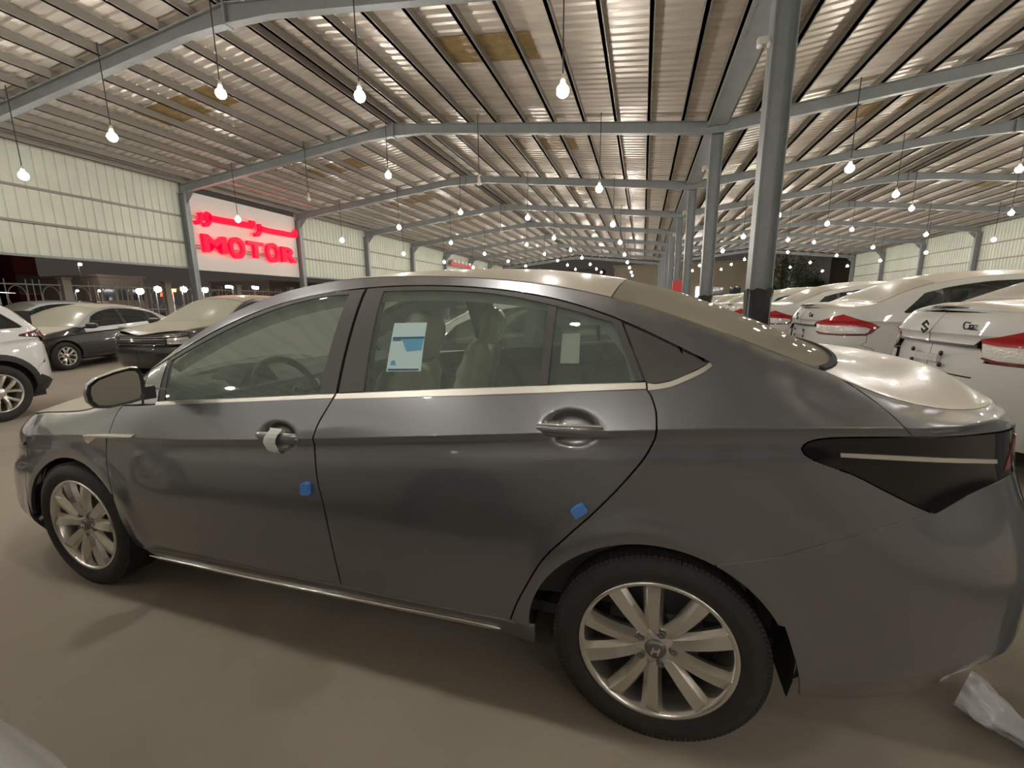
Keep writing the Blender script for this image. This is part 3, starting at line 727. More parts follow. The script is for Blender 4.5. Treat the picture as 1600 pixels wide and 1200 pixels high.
# doors
fdoor = un(F_GAP[::-1]) + un([(215, 634)]) + belt_f + un(B_GAP) + un([(460, 901), (360, 881), (260, 861)])
fd = sp('front_door', fdoor, 'grey_paint', extra_u=hx[:len(hx) // 2], extra_v=hv, gu=.03, gv=.025)
rdoor = belt_r + un(R_GAP) + un([(730, 956), (640, 938)]) + un([(x + .6, y) for x, y in B_GAP[::-1]])
rd = sp('rear_door', rdoor, 'grey_paint', extra_u=hx[len(hx) // 2:], extra_v=hv, gu=.03, gv=.025)
# rocker below the doors, with the bright strip
door_bot = un([(212, 852), (260, 862.5), (360, 882.5), (460, 902.5), (533, 917), (640, 939.5), (730, 957.5), (797, 971)])
rock = door_bot + [(-.385, .31), (-.392, .218), (-.8, .213), (-1.5, .209), (-2.28, .206), (-2.315, .24)]
sp('rocker_panel', rock, 'grey_paint', gv=.02)
ss = np.array(un(spline_px([(236, 867), (420, 907.5), (600, 944), (770, 978), (783, 981)], 30))); MB().tube(list(SH.side(ss[:, 0], ss[:, 1], -.004)), [.004] + [.0085] * 28 + [.004], 10).build('sill_strip', 'chrome', car)
# fender
farch = ring_arc(-2.70, .318, .375, .352, -.20, PI - .02)
fend = un(F_GAP) + farch + [(-3.095, .40), (-3.10, .60), (-3.12, .700), (-3.16, .745)]
fend += [(u, float(RL(u)) - .004) for u in np.linspace(-3.16, -2.40, 18)] + un([(225, 590), (222, 632), (205, 633)])
sp('front_fender', fend, 'grey_paint')
# quarter panel with roof rail and front pillar, one pressing
rarch = ring_arc(-.02, .318, .385, .368, PI + .05, 1.14)
C_LOW = spline_px([(1012, 609.5), (1040, 606), (1080, 591), (1102, 580), (1112, 571)], 10)
quarter = un([(x + .6, y + .4) for x, y in R_GAP]) + [(-.405, .285)] + rarch + un(BUMP_GAP) + un(LAMP_LOW[::-1])[1:] + un(LAMP_TOP)[1:] + un(LID_GAP[::-1])[1:]
quarter += [(float(u), float(RL(u)) - .002) for u in np.linspace(.36, -2.40, 70)] + un(gtop(232, 1105, 60)) + un([(1111, 568)]) + un(C_LOW[::-1])
sp('quarter_panel', quarter, 'grey_paint', gu=.03, gv=.025, inset=.0016)
# glass house
ft = smooth_px([(262, 567), (326, 531), (390, 498.5), (454, 476), (496, 467), (544, 460.5)], 3, 14)
rt_ = spline_px([(599, 456), (677, 454.5), (740, 457), (800, 464), (856, 476)], 12)
rt2 = spline_px([(871, 480), (905, 489), (930, 497), (957, 506)], 8)
front_glass = un(ft + [(497, 616.5), (380, 622), (246, 627.5)]); rear_glass = un(rt_ + [(841, 602.5), (700, 608), (568, 613)]); fix_glass = un(rt2 + [(993, 597), (930, 599.5), (856, 602)])
for nm, pg in (('front_window', front_glass), ('rear_window', rear_glass), ('rear_fixed_window', fix_glass)):
    sp(nm, pg, 'door_glass', 'far_glass', off=.007, depth=.004, inset=-.004)
sp('front_window_frame', un(gtop(263, 571, 22, .5) + [(524, 616), (497, 616.5)] + ft[::-1]), 'frame_plastic', off=.003)
sp('rear_window_frame', un(gtop(574, 971, 26, .5) + [(1008, 597), (993.5, 597), (957, 506)] + rt2[::-1] + rt_[::-1] + [(568, 613), (527, 615)]), 'frame_plastic', off=.003)
sp('window_divider', un([(856, 475), (871, 479), (856.5, 602.5), (841, 603)]), 'frame_plastic', off=.002)
sp('mirror_sail', un([(233, 581)] + gtop(234, 261, 6, 1) + [(261, 568), (246, 627), (243, 632), (224, 632)]), 'grey_paint', off=.001)
sp('window_seal', un([(262, 563), (268, 562), (256, 627), (244, 628)]), 'black_plastic', off=.004)
sp('quarter_glass', un(gtop(974, 1100, 14, 3) + [(1108, 568)] + [(x - 1, y - 8.5) for x, y in C_LOW[::-1]][1:]), 'quarter_black', off=.004, depth=.005, inset=.001)
sp('chrome_belt_trim', un([(246, 627.5), (380, 622), (497, 616.5), (523.5, 615.5), (520, 621.5), (380, 627.5), (243, 633)]), 'satin_chrome', off=-.003, depth=.012, inset=0)
sp('chrome_belt_trim', un([(527, 615), (660, 609.5), (800, 604.5), (930, 600), (1008.5, 597.5), (1009.5, 607), (800, 615), (660, 619.5), (523, 623)]), 'satin_chrome', off=-.003, depth=.012, inset=0)
sp('chrome_belt_trim', un([(1012, 599)] + [(x - 1, y - 8) for x, y in C_LOW[1:-1]] + [(1109, 566), (1113, 571)] + C_LOW[::-1][1:]), 'satin_chrome', off=-.003, depth=.012, inset=0)
# tail
u_end = SH.umax - .0015
lamp_top_end = un([(1428, 683)])[0]; lamp_low_end = un([(1460, 804)])[0]
ltop = [(lamp_top_end[0] + (1.22 - lamp_top_end[0]) * t, lamp_top_end[1] + (1.048 - lamp_top_end[1]) * t) for t in np.linspace(0, 1, 10)]
llow = spline_px([lamp_low_end, (.76, .900), (.90, .925), (1.22, .945)], 12)
lampoly = un(LAMP_TOP) + ltop[1:] + llow[::-1] + un(LAMP_LOW[::-1])[1:-1]
tl = sp('tail_lamp', lampoly, 'smoke_lens', off=-.002, gv=.02)
st = un(spline_px([(1312, 707), (1400, 711), (1480, 715), (1553, 717)], 8)) + un(spline_px([(1553, 723), (1480, 721.5), (1400, 718), (1312, 713)], 8))
sp('lamp_strip', st, 'satin_chrome', off=-.007, depth=.008, inset=0)
sp('lamp_reflector', [(.90, .945), (.95, .950), (1.03, 1.03), (1.0, 1.03)], 'dark_red_lens', off=-.004, depth=.004, inset=0)
lidside = un(LID_GAP) + [(a, b + .001) for a, b in ltop] + [(1.24, .95), (u_end, .95)] + [(float(u), float(RL(u)) - .0015) for u in np.linspace(u_end, .37, 26)]
sp('trunk_lid_edge', lidside, 'grey_paint', gv=.015, gu=.025, inset=.001)
bump = un(BUMP_GAP) + llow[1:] + [(u_end, .945), (u_end, .405), (1.2, .40), (.9, .381), (.75, .335), (.66, .30), (.55, .269), (.45, .25), (.405, .246)] + [(.40, .27), (.385, .33), (.368, .394), (.345, .46), (.33, .50)] + ring_arc(-.02, .318, .385, .368, .52, 1.13, 10)
sp('rear_bumper', bump, 'grey_paint', gv=.025, inset=.0016)
# nose
u0 = SH.umin + .0015
hl = [(-3.16, .745), (-3.14, .70), (-3.25, .665), (-3.45, .655), (-3.75, .66), (-3.75, .735)] + [(float(u), float(RL(u)) - .006) for u in np.linspace(-3.75, -3.16, 8)]
sp('headlamp', hl, 'head_lens')
gr = [(u0, .725), (-3.755, .738)] + [(float(u), float(RL(u)) - .004) for u in np.linspace(-3.755, u0, 6)]
sp('grille', gr, 'black_gloss', off=.006)
for z_ in (.752,): sp('grille_bar', [(u0, z_ - .005), (-3.765, z_ - .004), (-3.765, z_ + .003), (u0, z_ + .005)], 'chrome', off=.001, depth=.01, inset=0)
fb = [(-3.10, .60), (-3.095, .40), (-3.09, .20), (-3.2, .172), (u0, .172), (u0, .725), (-3.76, .735), (-3.75, .655), (-3.45, .65), (-3.25, .66), (-3.13, .69)]
sp('front_bumper', fb, 'grey_paint')
# top skins
def top_poly(xa, xb, t0=-1.0, t1=1.0):
    """between two lines x = xa(|t|) and x = xb(|t|)"""
    ts = np.linspace(t0, t1, 25); return [(float(xa(abs(t))), float(t)) for t in ts] + [(float(xb(abs(t))), float(t)) for t in ts[::-1]]
cowl = lambda t: -2.62 + .20 * t ** 2; ws_top = lambda t: -1.52 + .10 * t ** 2; rg_top = lambda t: -.16 - .03 * t ** 2; rg_low = lambda t: .545 - .165 * t ** 3; nose = lambda t: -3.655 + .22 * t ** 2; tail = lambda t: .99 - .10 * t ** 3
def tp(name, xa, xb, material, t=1.0, **kw): return skin(name, SH, top_poly(xa, xb, -t, t), material, car, mode='top', gu=.04, gv=.06, dens=.04, **kw)
tp('bonnet', nose, cowl, 'grey_paint')
tp('windscreen', lambda t: cowl(t) + .004, ws_top, 'screen_front', .985, off=.003)
tp('roof', ws_top, rg_top, 'grey_paint', inset=0)
tp('rear_screen', rg_top, rg_low, 'screen_rear', .985, off=.003)
tp('trunk_lid', lambda t: rg_low(t) + .010, tail, 'grey_paint', inset=0, depth=.004)
gk = skin('screen_seal', SH, top_poly(lambda t: rg_low(t) - .006, lambda t: rg_low(t) + .008, -.985, .985), 'underbody', car, mode='top', gu=.02, gv=.06, dens=.04, inset=0, off=-.006, depth=.012)
# peeling protective film at the back edge of the roof
fm = []
for i in range(9):
    t = i / 8; p = SH.top(np.array([-.33 + .17 * t]), np.array([-.93 + .05 * t]))[0]; fm.append(p + [0, 0, .004]); fm.append(p + [.02 * math.sin(i * 1.7), .02, .022 + .014 * math.sin(i * 2.1)])
MB().add(fm, [(2 * i, 2 * i + 2, 2 * i + 3, 2 * i + 1) for i in range(8)]).build('roof_film_edge', 'plastic_sheet', car)
# fender garnish
sp('fender_garnish', un([(131.5, 679), (167, 677.5), (212, 678.5), (206, 683), (167, 684), (152, 684), (140, 693), (136, 690)]), 'satin_chrome', off=-.006, depth=.008, inset=0)
# inner liner seen through the gaps
lower = [(-3.03, .34)] + ring_arc(-2.70, .318, .40, .38, PI - .25, -.25)[0:] + [(-2.28, .215), (-.42, .215)] + ring_arc(-.02, .318, .41, .39, PI + .25, -.15) + [(.42, .32), (.9, .45), (1.25, .47), (1.25, .92), (.9, .98), (.55, .98)]
lower += [(float(u), float(BL(u)) - .03) for u in np.linspace(.3, -2.5, 30)] + [(-2.9, .72), (-3.05, .66)]
sp('inner_liner', lower, 'underbody', off=.045, depth=0, inset=0, gu=.08, gv=.06)
# cabin trim behind the windows
band = [(float(u), float(RL(u)) - .05) for u in np.linspace(.30, -2.2, 40)] + un([(x, y) for x, y in gtop(262, 940, 30, 24)])
band += un([(952, 530), (975, 560), (985, 600), (1040, 600), (1090, 585)])
sp('inner_roof_trim', band, 'headliner', off=.055, depth=0, inset=0, gu=.06, gv=.04)
bp = un([(548, 452), (596, 450), (564, 620), (500, 622)])
sp('inner_pillar', bp, 'interior_dark', off=.06, depth=0, inset=0, gu=.05, gv=.05)
card = [(float(u), float(BL(u)) + .005) for u in np.linspace(.25, -2.15, 24)] + [(-2.15, .4), (.25, .4)]
sp('door_card', card, 'interior_dark', off=.085, depth=.0, inset=0, gu=.06, gv=.05)
skin('headliner', SH, top_poly(lambda t: -1.50, lambda t: -.14, -.97, .97), 'headliner', car, mode='top', gu=.08, gv=.1, dens=.08, off=.035, depth=0, inset=0)
MB().box((-2.35, .12, .30), (.3, 2 * HW - .12, .34)).build('cabin_floor', 'interior_dark', car)
MB().box((-3.2, .25, .21), (.42, 2 * HW - .25, .27)).build('underbody', 'underbody', car)
MB().box((-3.3, .3, .26), (-2.6, 2 * HW - .3, .6)).build('engine_block', 'underbody', car)
# rear shelf and bulkhead
MB().box((.08, .14, 1.07), (.50, 2 * HW - .14, 1.09)).build('parcel_shelf', 'interior_dark', car)
# dashboard
pr = [(-2.50, 1.00), (-2.25, 1.035), (-2.02, 1.03), (-1.93, .99), (-1.93, .93), (-1.99, .82), (-1.97, .55), (-2.5, .5)]
db = MB().prism([(x, .10, z) for x, z in pr], (0, 2 * HW - .20, 0)).build('dashboard', 'interior_grey', car)
hood = MB().lathe([(.13, -.16), (.145, 0), (.12, .03)], 20, 'x', (-1.97, .45, .96)); hood.build('instrument_hood', 'interior_dark', db)
for yy in (.22, .82, 1.02, 1.60): MB().lathe([(.0, .012), (.03, .01), (.04, 0)], 16, 'x', (-1.935, yy, .93)).build('air_vent', 'satin_chrome', db)
# steering wheel
sw = MB(); ctr = np.array([-1.76, .45, .955]); nrm = np.array([math.cos(.42), 0, math.sin(.42)]); ax = np.array([0, 1.0, 0]); ay = np.cross(nrm, ax)
sw.tube([ctr + .185 * (math.cos(a) * ax + math.sin(a) * ay) for a in np.linspace(0, 2 * PI, 41)], .017, 10, False)
for a in (0.0, PI, 1.5 * PI): sw.tube([ctr, ctr + .18 * (math.cos(a) * ax + math.sin(a) * ay)], .016, 8)
sw.sphere(ctr, (.05, .075, .06), 14, 8); swo = sw.build('steering_wheel', 'interior_dark', car)
MB().lathe([(.020, -.002), (.026, 0), (.020, .002)], 20, 'x', tuple(ctr + nrm * .05)).build('wheel_badge', 'chrome', swo)
MB().tube([ctr, ctr - nrm * .25], .035, 10).build('steering_column', 'interior_dark', car)
# seats under clear plastic wrap
def cushion(m, c, r, p=2.6, nu=24, nv=14, bend=None):
    V = []; Fc = []
    def se(x, e): return math.copysign(abs(x) ** e, x)
    e = 2 / p
    for j in range(nv + 1):
        th = -PI / 2 + PI * j / nv
        for i in range(nu):
            ph = 2 * PI * i / nu; q = np.array([r[0] * se(math.cos(th), e) * se(math.cos(ph), e), r[1] * se(math.cos(th), e) * se(math.sin(ph), e), r[2] * se(math.sin(th), e)])
            if bend: q[0] += bend * (q[2] / r[2])
            V.append(np.array(c) + q)
    for j in range(nv):
        for i in range(nu): Fc.append((j * nu + i, j * nu + (i + 1) % nu, (j + 1) * nu + (i + 1) % nu, (j + 1) * nu + i))
    m.add(V, Fc, True); return m
def rumple(m, a=.006, s=1.0):
    for i, p in enumerate(m.v):
        x, y, z = p; n = math.sin(31 * y * s + 17 * z) * math.sin(23 * z * s - 11 * x) + .6 * math.sin(53 * z + 29 * y * s); m.v[i] = (x + a * n, y + a * .8 * math.sin(41 * z + 13 * y), z + a * .5 * math.sin(37 * y))
    return m
for yy in (.47, 1.36):
    so = empty('front_seat', (-.16, 0, 0), 0, car)
    rumple(cushion(MB(), (-1.28, yy, .50), (.27, .25, .12), 2.6, 40, 26)).build('seat_cushion', 'wrapped_seat', so)
    rumple(cushion(MB(), (-.985, yy, .83), (.105, .245, .36), 2.6, 48, 40, bend=.10)).build('backrest', 'wrapped_seat', so)
    rumple(cushion(MB(), (-.845, yy, 1.245), (.065, .135, .115), 2.6, 40, 28, bend=.02)).build('headrest', 'wrapped_seat', so)
    MB().tube([(-.90, yy - .06, 1.05), (-.855, yy - .06, 1.2)], .008).tube([(-.90, yy + .06, 1.05), (-.855, yy + .06, 1.2)], .008).build('headrest_post', 'chrome', so)
rs = empty('rear_seat', (0, 0, 0), 0, car)
cushion(MB(), (-.32, HW, .50), (.27, .66, .13), 3.5).build('seat_cushion', 'wrapped_seat', rs)
rumple(cushion(MB(), (.02, HW, .85), (.10, .66, .30), 3.5, 60, 30, bend=.10)).build('backrest', 'wrapped_seat', rs)
for yy in (.45, 1.36): cushion(MB(), (.15, yy, 1.17), (.05, .12, .075)).build('headrest', 'wrapped_seat', rs)
# cabin mirror
cm = cushion(MB(), (-1.66, HW, 1.335), (.02, .12, .036), 4).build('cabin_mirror', 'interior_dark', car)
MB().tube([(-1.70, HW, 1.36), (-1.74, HW, 1.44)], .012).build('mirror_stalk', 'interior_dark', car)
# door mirror, near and far
def door_mirror(mir):
    f = (lambda p: (p[0], 2 * HW - p[1], p[2])) if mir else (lambda p: p)
    q_ = px_y(176, 611, 1.105); root = empty('door_mirror', f((float(q_[0]) - CAR_X, -.095, float(q_[2]))), 0, car); sg = -1 if mir else 1
    # outline of the face in (y, z), rounded outer end to -y
    ol = [(-.128, .0), (-.120, .028), (-.085, .052), (-.02, .070), (.04, .080), (.070, .076), (.082, .060), (.085, .02), (.082, -.03), (.070, -.050), (.02, -.058), (-.06, -.064), (-.105, -.056), (-.125, -.032)]
    ol = [(a * .84 + .012, b * 1.05) for a, b in ol]
    ol = [(a, b) for a, b in densify(ol, .02)]; n = len(ol); V = []; Fc = []
    secs = [(.0, .97), (-.006, 1.0), (-.03, 1.02), (-.065, .94), (-.095, .72), (-.110, .40), (-.114, .02)]
    for dx, k in secs:
        for a, b in ol: V.append((dx, sg * a * k, b * k))
    for j in range(len(secs) - 1):
        for i in range(n): Fc.append((j * n + i, j * n + (i + 1) % n, (j + 1) * n + (i + 1) % n, (j + 1) * n + i))
    MB().add(V, Fc, True).build('housing', 'grey_paint', root)
    V = [(.003, sg * a * .985, b * .985) for a, b in ol] + [(-.004, sg * a * .83, b * .83) for a, b in ol]
    MB().add(V, [(i, (i + 1) % n, n + (i + 1) % n, n + i) for i in range(n)]).build('bezel', 'black_plastic', root)
    MB().add([(-.003, sg * a * .84, b * .84) for a, b in ol], [tuple(range(n))]).build('mirror_glass', 'mirror_face', root)
    MB().obox((-.05, sg * .088, -.03), (.035, 0, 0), (0, .03, 0), (0, 0, .026)).build('mirror_arm', 'black_plastic', root)
    rot = -.30 * sg; root.rotation_euler = (0, 0, rot); return root
door_mirror(False); door_mirror(True)
# door handles
def handle(hx_, hz_, mir, wrapped=False):
    y = float(SH.side(np.array([hx_]), np.array([hz_ - .002]), -.0)[0][1]) - .028
    root = empty('door_handle', (hx_, (2 * HW - y) if mir else y, hz_ - .006), 0, car); sg = -1 if mir else 1
    m = MB(); V = []; Fc = []; n = 12; k = 25
    for i in range(k):
        t = -1 + 2 * i / (k - 1); w = .021 * (1 - abs(t) ** 3.5) ** .5 + .0005; dpt = .011 * (1 - abs(t) ** 4) ** .5 + .0005
        bow = .016 * t ** 2
        for q in range(n):
            a = 2 * PI * q / n; V.append((t * .142, sg * (bow - dpt * math.cos(a)), w * math.sin(a) + .004 * t))
    for i in range(k - 1):
        for q in range(n): Fc.append((i * n + q, i * n + (q + 1) % n, (i + 1) * n + (q + 1) % n, (i + 1) * n + q))
    m.add(V, Fc, True); m.build('grip', 'grey_paint', root)
    if wrapped and not mir: MB().lathe([(.003, -.006), (.009, -.006), (.010, 0)], 14, 'y', (.095, -.004, -.002)).build('key_cap', 'alloy_dark', root)
    if wrapped and not mir:
        V = []; nn = 9
        for i in range(nn):
            a = -1.9 + 3.8 * i / (nn - 1); yy = -.020 * math.cos(a) - .002; zz = .050 * math.sin(a / 1.9 * 1.45) - .012
            for xx in (-.045, -.02, .012): V.append((xx + .004 * math.sin(3 * i) + (.012 if i > 5 else 0), yy - .002 * math.sin(xx * 200 + i), zz))
        MB().add(V, [(3 * i + j, 3 * i + j + 1, 3 * i + j + 4, 3 * i + j + 3) for i in range(nn - 1) for j in range(2)]).build('paper_tag', 'paper', root)['label'] = 'white paper tag looped round the handle'
for mir in (False, True):
    handle(*HANDLES[0], mir, True); handle(*HANDLES[1], mir)
# wheels
make_wheel(car, (0, .02, .322), .322, .236, 'pairs', phase=.35)
make_wheel(car, (-2.70, .02, .322), .322, .236, 'pairs', phase=.05)
make_wheel(car, (0, 2 * HW - .02, .322), .322, .236, 'pairs', flip=True, detail=False); make_wheel(car, (-2.70, 2 * HW - .02, .322), .322, .236, 'pairs', flip=True, detail=False)
for mir in (False, True):
    wheel_house(car, -2.70, .318, .40, .30, HW, mir); wheel_house(car, -.02, .318, .41, .30, HW, mir)
for o in list(car.children): o.location.y -= .02
# foam blocks stuck to the door edges (things of their own)
def foam(px, name_label, w, h, tilt):
    (u, z), = un([px]); p = loc2world(SH.side(np.array([u]), np.array([z])))[0]; n = 6
    m = MB(); t = .022
    ol = [(-w, -h), (w, -h * .86), (w, h * .8), (w * .1, h), (-w, h * .72)]
    ol = [(a * math.cos(tilt) - b * math.sin(tilt), a * math.sin(tilt) + b * math.cos(tilt)) for a, b in ol]
    m.prism([(a, 0.004, b) for a, b in ol], (0, -t, 0)); o = m.build('foam_block', 'blue_foam'); o.location = p; o.rotation_euler = (0, 0, CAR_YAW); tag(o, name_label, 'foam block', 'blue foam door blocks')
foam((480, 762), 'small blue foam block stuck on the front door edge', .018, .025, 0.0)
foam((905, 796), 'small blue foam block stuck on the rear door edge, tilted', .021, .017, .62)
# papers on the glass
def sheet(name, px4, material, parent=None, off=-.001, th=.0012):
    q = un(px4); uv = [(q[0][0] * (1 - s) * (1 - t) + q[1][0] * s * (1 - t) + q[2][0] * s * t + q[3][0] * (1 - s) * t, q[0][1] * (1 - s) * (1 - t) + q[1][1] * s * (1 - t) + q[2][1] * s * t + q[3][1] * (1 - s) * t) for t in np.linspace(0, 1, 7) for s in np.linspace(0, 1, 7)]
    A = np.array(uv); a = loc2world(SH.side(A[:, 0], A[:, 1], .007 + off)); b = loc2world(SH.side(A[:, 0], A[:, 1], .007 + off + th)); Fc = []
    for j in range(6):
        for i in range(6): k = j * 7 + i; Fc += [(k, k + 1, k + 8, k + 7), (49 + k, 49 + k + 7, 49 + k + 8, 49 + k + 1)]
    return MB().add(list(a) + list(b), Fc).build(name, material, parent)
stk = empty('window_sticker'); tag(stk, 'pale blue information sticker on the rear door window', 'sticker')
sheet('sticker_sheet', [(615, 505), (666, 504), (656, 580.5), (602, 581)], 'sticker_pale', stk)
sheet('sticker_band', [(613, 527), (662, 526), (661.5, 529), (612.5, 530)], 'sticker_navy', stk, -.0022)
sheet('sticker_note', [(613, 530.5), (626, 530.5), (625, 532.5), (612.5, 532.5)], 'sticker_navy', stk, -.0022)
sheet('sticker_arrow', [(627, 530), (661, 529), (657, 547), (634, 549)], 'sticker_blue', stk, -.0022)
sheet('sticker_footer', [(605, 576.5), (653, 576.5), (652.5, 579), (604.5, 579.5)], 'sticker_navy', stk, -.0022)
sheet('sticker_badge', [(610.5, 563.5), (615.5, 563.5), (617, 571), (608.5, 571)], 'sticker_blue', stk, -.0022)
pp = sheet('window_paper', [(878, 522), (906, 521), (904, 568.5), (874, 568.5)], 'paper', None, .004); tag(pp, 'blank white paper behind the small rear fixed window', 'paper')
# ================================================================== the other cars
def car_spec(hw, front, rear, crease, belt, rail, ztop, sill=.20, lean=.33, pw=2.3):
    CRf, BLf, RLf = lin(crease), lin(belt), lin(rail); a, b = front[1] - 1.2, rear[1] + 1.2; U_ = list(np.linspace(a, b, 80))
    def lean_of(u): return float(np.interp(float(RLf(u) - BLf(u)), [0, .04, .15, .3, .45, .7], [.05, .085, .14, .22, lean - .02, lean + .06]))
    mid = lambda f: [(u, float(BLf(u) + max(.012, RLf(u) - BLf(u)) * f)) for u in U_]
    rows = [([(a, sill), (b, sill + .06)], [(a, .08), (b, .07)]), ([(a, .36), (b, .42)], [(a, .01), (b, .01)]), ([(a, .55), (b, .60)], [(a, 0), (b, 0)]),
            ([(u, float(CRf(u)) - .10) for u in U_], [(a, .02), (b, .02)]), ([(u, float(CRf(u)) - .03) for u in U_], [(a, .03), (b, .03)]), ([(u, float(CRf(u))) for u in U_], [(a, .02), (b, .02)]),
            ([(u, float(BLf(u))) for u in U_], [(a, .05), (b, .05)]), (mid(.4), [(u, .05 + (lean_of(u) - .05) * .32) for u in U_]), (mid(.8), [(u, .05 + (lean_of(u) - .05) * .72) for u in U_]), (mid(1.0), [(u, lean_of(u)) for u in U_])]
    s = Shape(hw, front, rear, rows, 5, lin(ztop), pw, .012, None); s.BL, s.RL, s.CR = BLf, RLf, CRf; return s
def generic_car(name, sh, paint, lower_paint, wb, R, rr, win, splits, cowl_, wst, rgt, rgl, nose_x, tail_x, arch_mat=None, style='y', lift=0.0, glass='sedan_glass', rear_lamp=None, front_kit=None, rear_kit=None, screen='front_dusty_glass', rscreen='dusty_glass', cladding=0.0, bumper_z=.62):
    root = empty(name); both = (False, True); g = dict(gu=.07, gv=.06, dens=.04)
    z0 = lambda u: float(sh.rz[0](u)) + .005
    u0, u1 = sh.umin + .002, sh.umax - .002
    AF = dict(rx=R + .055, rz=R + .04); cz = R + lift
    fa = lambda a0, a1: ring_arc(-wb, cz, AF['rx'], AF['rz'], a0, a1, 18); ra = lambda a0, a1: ring_arc(0, cz, AF['rx'], AF['rz'], a0, a1, 18)
    sF, sM, sR = splits                          # front door edge, between doors, behind rear door (at belt)
    top = lambda ua, ub, n=14: [(float(u), float(sh.RL(u)) - .003) for u in np.linspace(ua, ub, n)]
    blt = lambda ua, ub, n=10: [(float(u), float(sh.BL(u))) for u in np.linspace(ua, ub, n)]
    w0, w1, wt0, wt1 = win                       # window: bottom front/rear, top front/rear
    wtop = [(float(u), float(sh.RL(u)) - .055 - .015 * abs(2 * (u - wt0) / (wt1 - wt0) - 1)) for u in np.linspace(wt0, wt1, 18)]
    xb = AF['rx'] * math.cos(.35); ab = cz + AF['rz'] * math.sin(-.2)
    lampz = rear_lamp
    for mir in both:
        k = dict(mirror=mir, **g)
        # front bumper + fender
        skin('front_bumper', sh, [(u0, z0(u0))] + [(-wb - AF['rx'] - .02, z0(-wb))] + [(-wb - AF['rx'] * 1.0, cz)] + fa(PI, 2.45)[1:] + [(-wb - .38, .64), (u0, .66)], lower_paint, root, **k)
        skin('front_fender', sh, fa(2.45, -.15) + [(sF - .04, z0(sF)), (sF, .6), (sF, float(sh.BL(sF)))] + top(cowl_(1.0) - .0, nose_x + .22) + [(nose_x + .2, .665), (-wb - .38, .645)], lower_paint, root, **k)
        if front_kit is None: skin('headlamp', sh, [(nose_x + .19, .665)] + top(nose_x + .19, nose_x - .25, 6) + [(nose_x - .25, .665)], 'head_lens', root, **k)
        # doors
        for nm, a, b in (('front_door', sF, sM), ('rear_door', sM, sR)):
            bot = [(b, z0(b) + .09), (a - (.04 if nm == 'front_door' else 0), z0(a) + .09)]
            if nm == 'rear_door': bot = [(b, float(sh.BL(b)) * .8 + .05), (b - .06, .70)] + ra(1.9, PI - .05)[::1] + [(-AF['rx'] - .03, z0(a) + .09), (a, z0(a) + .09)]
            cr = lambda ua, ub: [(float(u), float(sh.CR(u))) for u in np.linspace(ua, ub, 8)]
            if lower_paint == paint: skin(nm, sh, blt(a, b) + bot, paint, root, **k)
            else:
                d = skin(nm, sh, cr(a, b) + [p for p in bot if p[1] < float(sh.CR(b)) - .001], lower_paint, root, **k)
                skin('door_shoulder', sh, blt(a, b) + cr(b, a), paint, root, **k)
        skin('rocker_panel', sh, [(sF - .05, z0(sF) + .085), (-AF['rx'] - .03, z0(0) + .085), (-AF['rx'] - .03, z0(0)), (sF - .05, z0(sF))], arch_mat or lower_paint, root, **k)
        # quarter with pillars and roof rail
        q = [(sR, float(sh.BL(sR)) * .8 + .05), (sR - .06, .70)] + ra(1.9, .30)
        q += [(AF['rx'] + .06, bumper_z), (.55, bumper_z + .04)] + ([p for p in lampz['low']] if lampz else [])
        q += ([p for p in lampz['edge']] if lampz else [(.6, .9)])
        q += top(rgl(1.0) + .02, cowl_(1.0) + .02, 40) + [(w0 - .03, float(sh.BL(w0)))] + wtop + [(w1, float(sh.BL(w1)) + .012), (w1 - .03, float(sh.BL(w1)))] + blt(w1 - .04, sR, 4)
        skin('quarter_panel', sh, q, paint, root, **k)
        # windows
        def cutw(a, b, nm, m, off):
            poly = [(w0, float(sh.BL(w0)) + .004)] + wtop + [(w1, float(sh.BL(w1)) + .016)] + blt(w1 - .02, w0 + .02, 12)
            poly = clip_half(clip_half(poly, 0, a, True), 0, b, False)
            if len(poly) > 2: skin(nm, sh, poly, m, root, off=off, inset=.002, depth=.006, **k)
        mids = [w0 - .1, sM - .05, sM + .05, w1 - .42, w1 - .37, w1 + .1]
        for i in range(5): cutw(mids[i], mids[i + 1], ('side_window', 'pillar_cover', 'side_window', 'pillar_cover', 'side_window')[i], glass if i % 2 == 0 else 'black_plastic', .008)
        if arch_mat:
            for (cx_, fn_) in ((-wb, fa), (0, ra)):
                outer = ring_arc(cx_, cz, AF['rx'] + .07, AF['rz'] + .07, -.2, PI + .2, 20); inner = ring_arc(cx_, cz, AF['rx'] - .004, AF['rz'] - .004, PI + .2, -.2, 20)
                skin('arch_cladding', sh, outer + inner, arch_mat, root, off=-.012, depth=.03, inset=0, **k)
        wheel_house(root, -wb, cz, R + .05, .28, sh.hw, mir); wheel_house(root, 0, cz, R + .05, .28, sh.hw, mir)
        # rear bumper
        bz = cladding if cladding else 0
        low = [(u1, bumper_z + .04), (.55, bumper_z + .04), (AF['rx'] + .06, bumper_z)] + ra(.30, -.12) + [(AF['rx'] + .05, z0(.5)), (u1, z0(u1))]
        if bz:
            skin('rear_bumper', sh, [(u1, bumper_z + .04), (.55, bumper_z + .04), (AF['rx'] + .06, bumper_z)] + ra(.30, .12) + [(AF['rx'] + .08, bz + .02), (.75, bz - .10), (u1, bz)], paint, root, **k)
            skin('bumper_cladding', sh, ra(.11, -.12) + [(AF['rx'] + .05, z0(.5)), (u1, z0(u1)), (u1, bz - .005), (.75, bz - .105), (AF['rx'] + .08, bz + .015)], arch_mat, root, off=-.006, **k)
        else: skin('rear_bumper', sh, low, paint, root, **k)
        if rear_kit: rear_kit(root, sh, paint, mir, k)
        if front_kit: front_kit(root, sh, paint, mir, k)
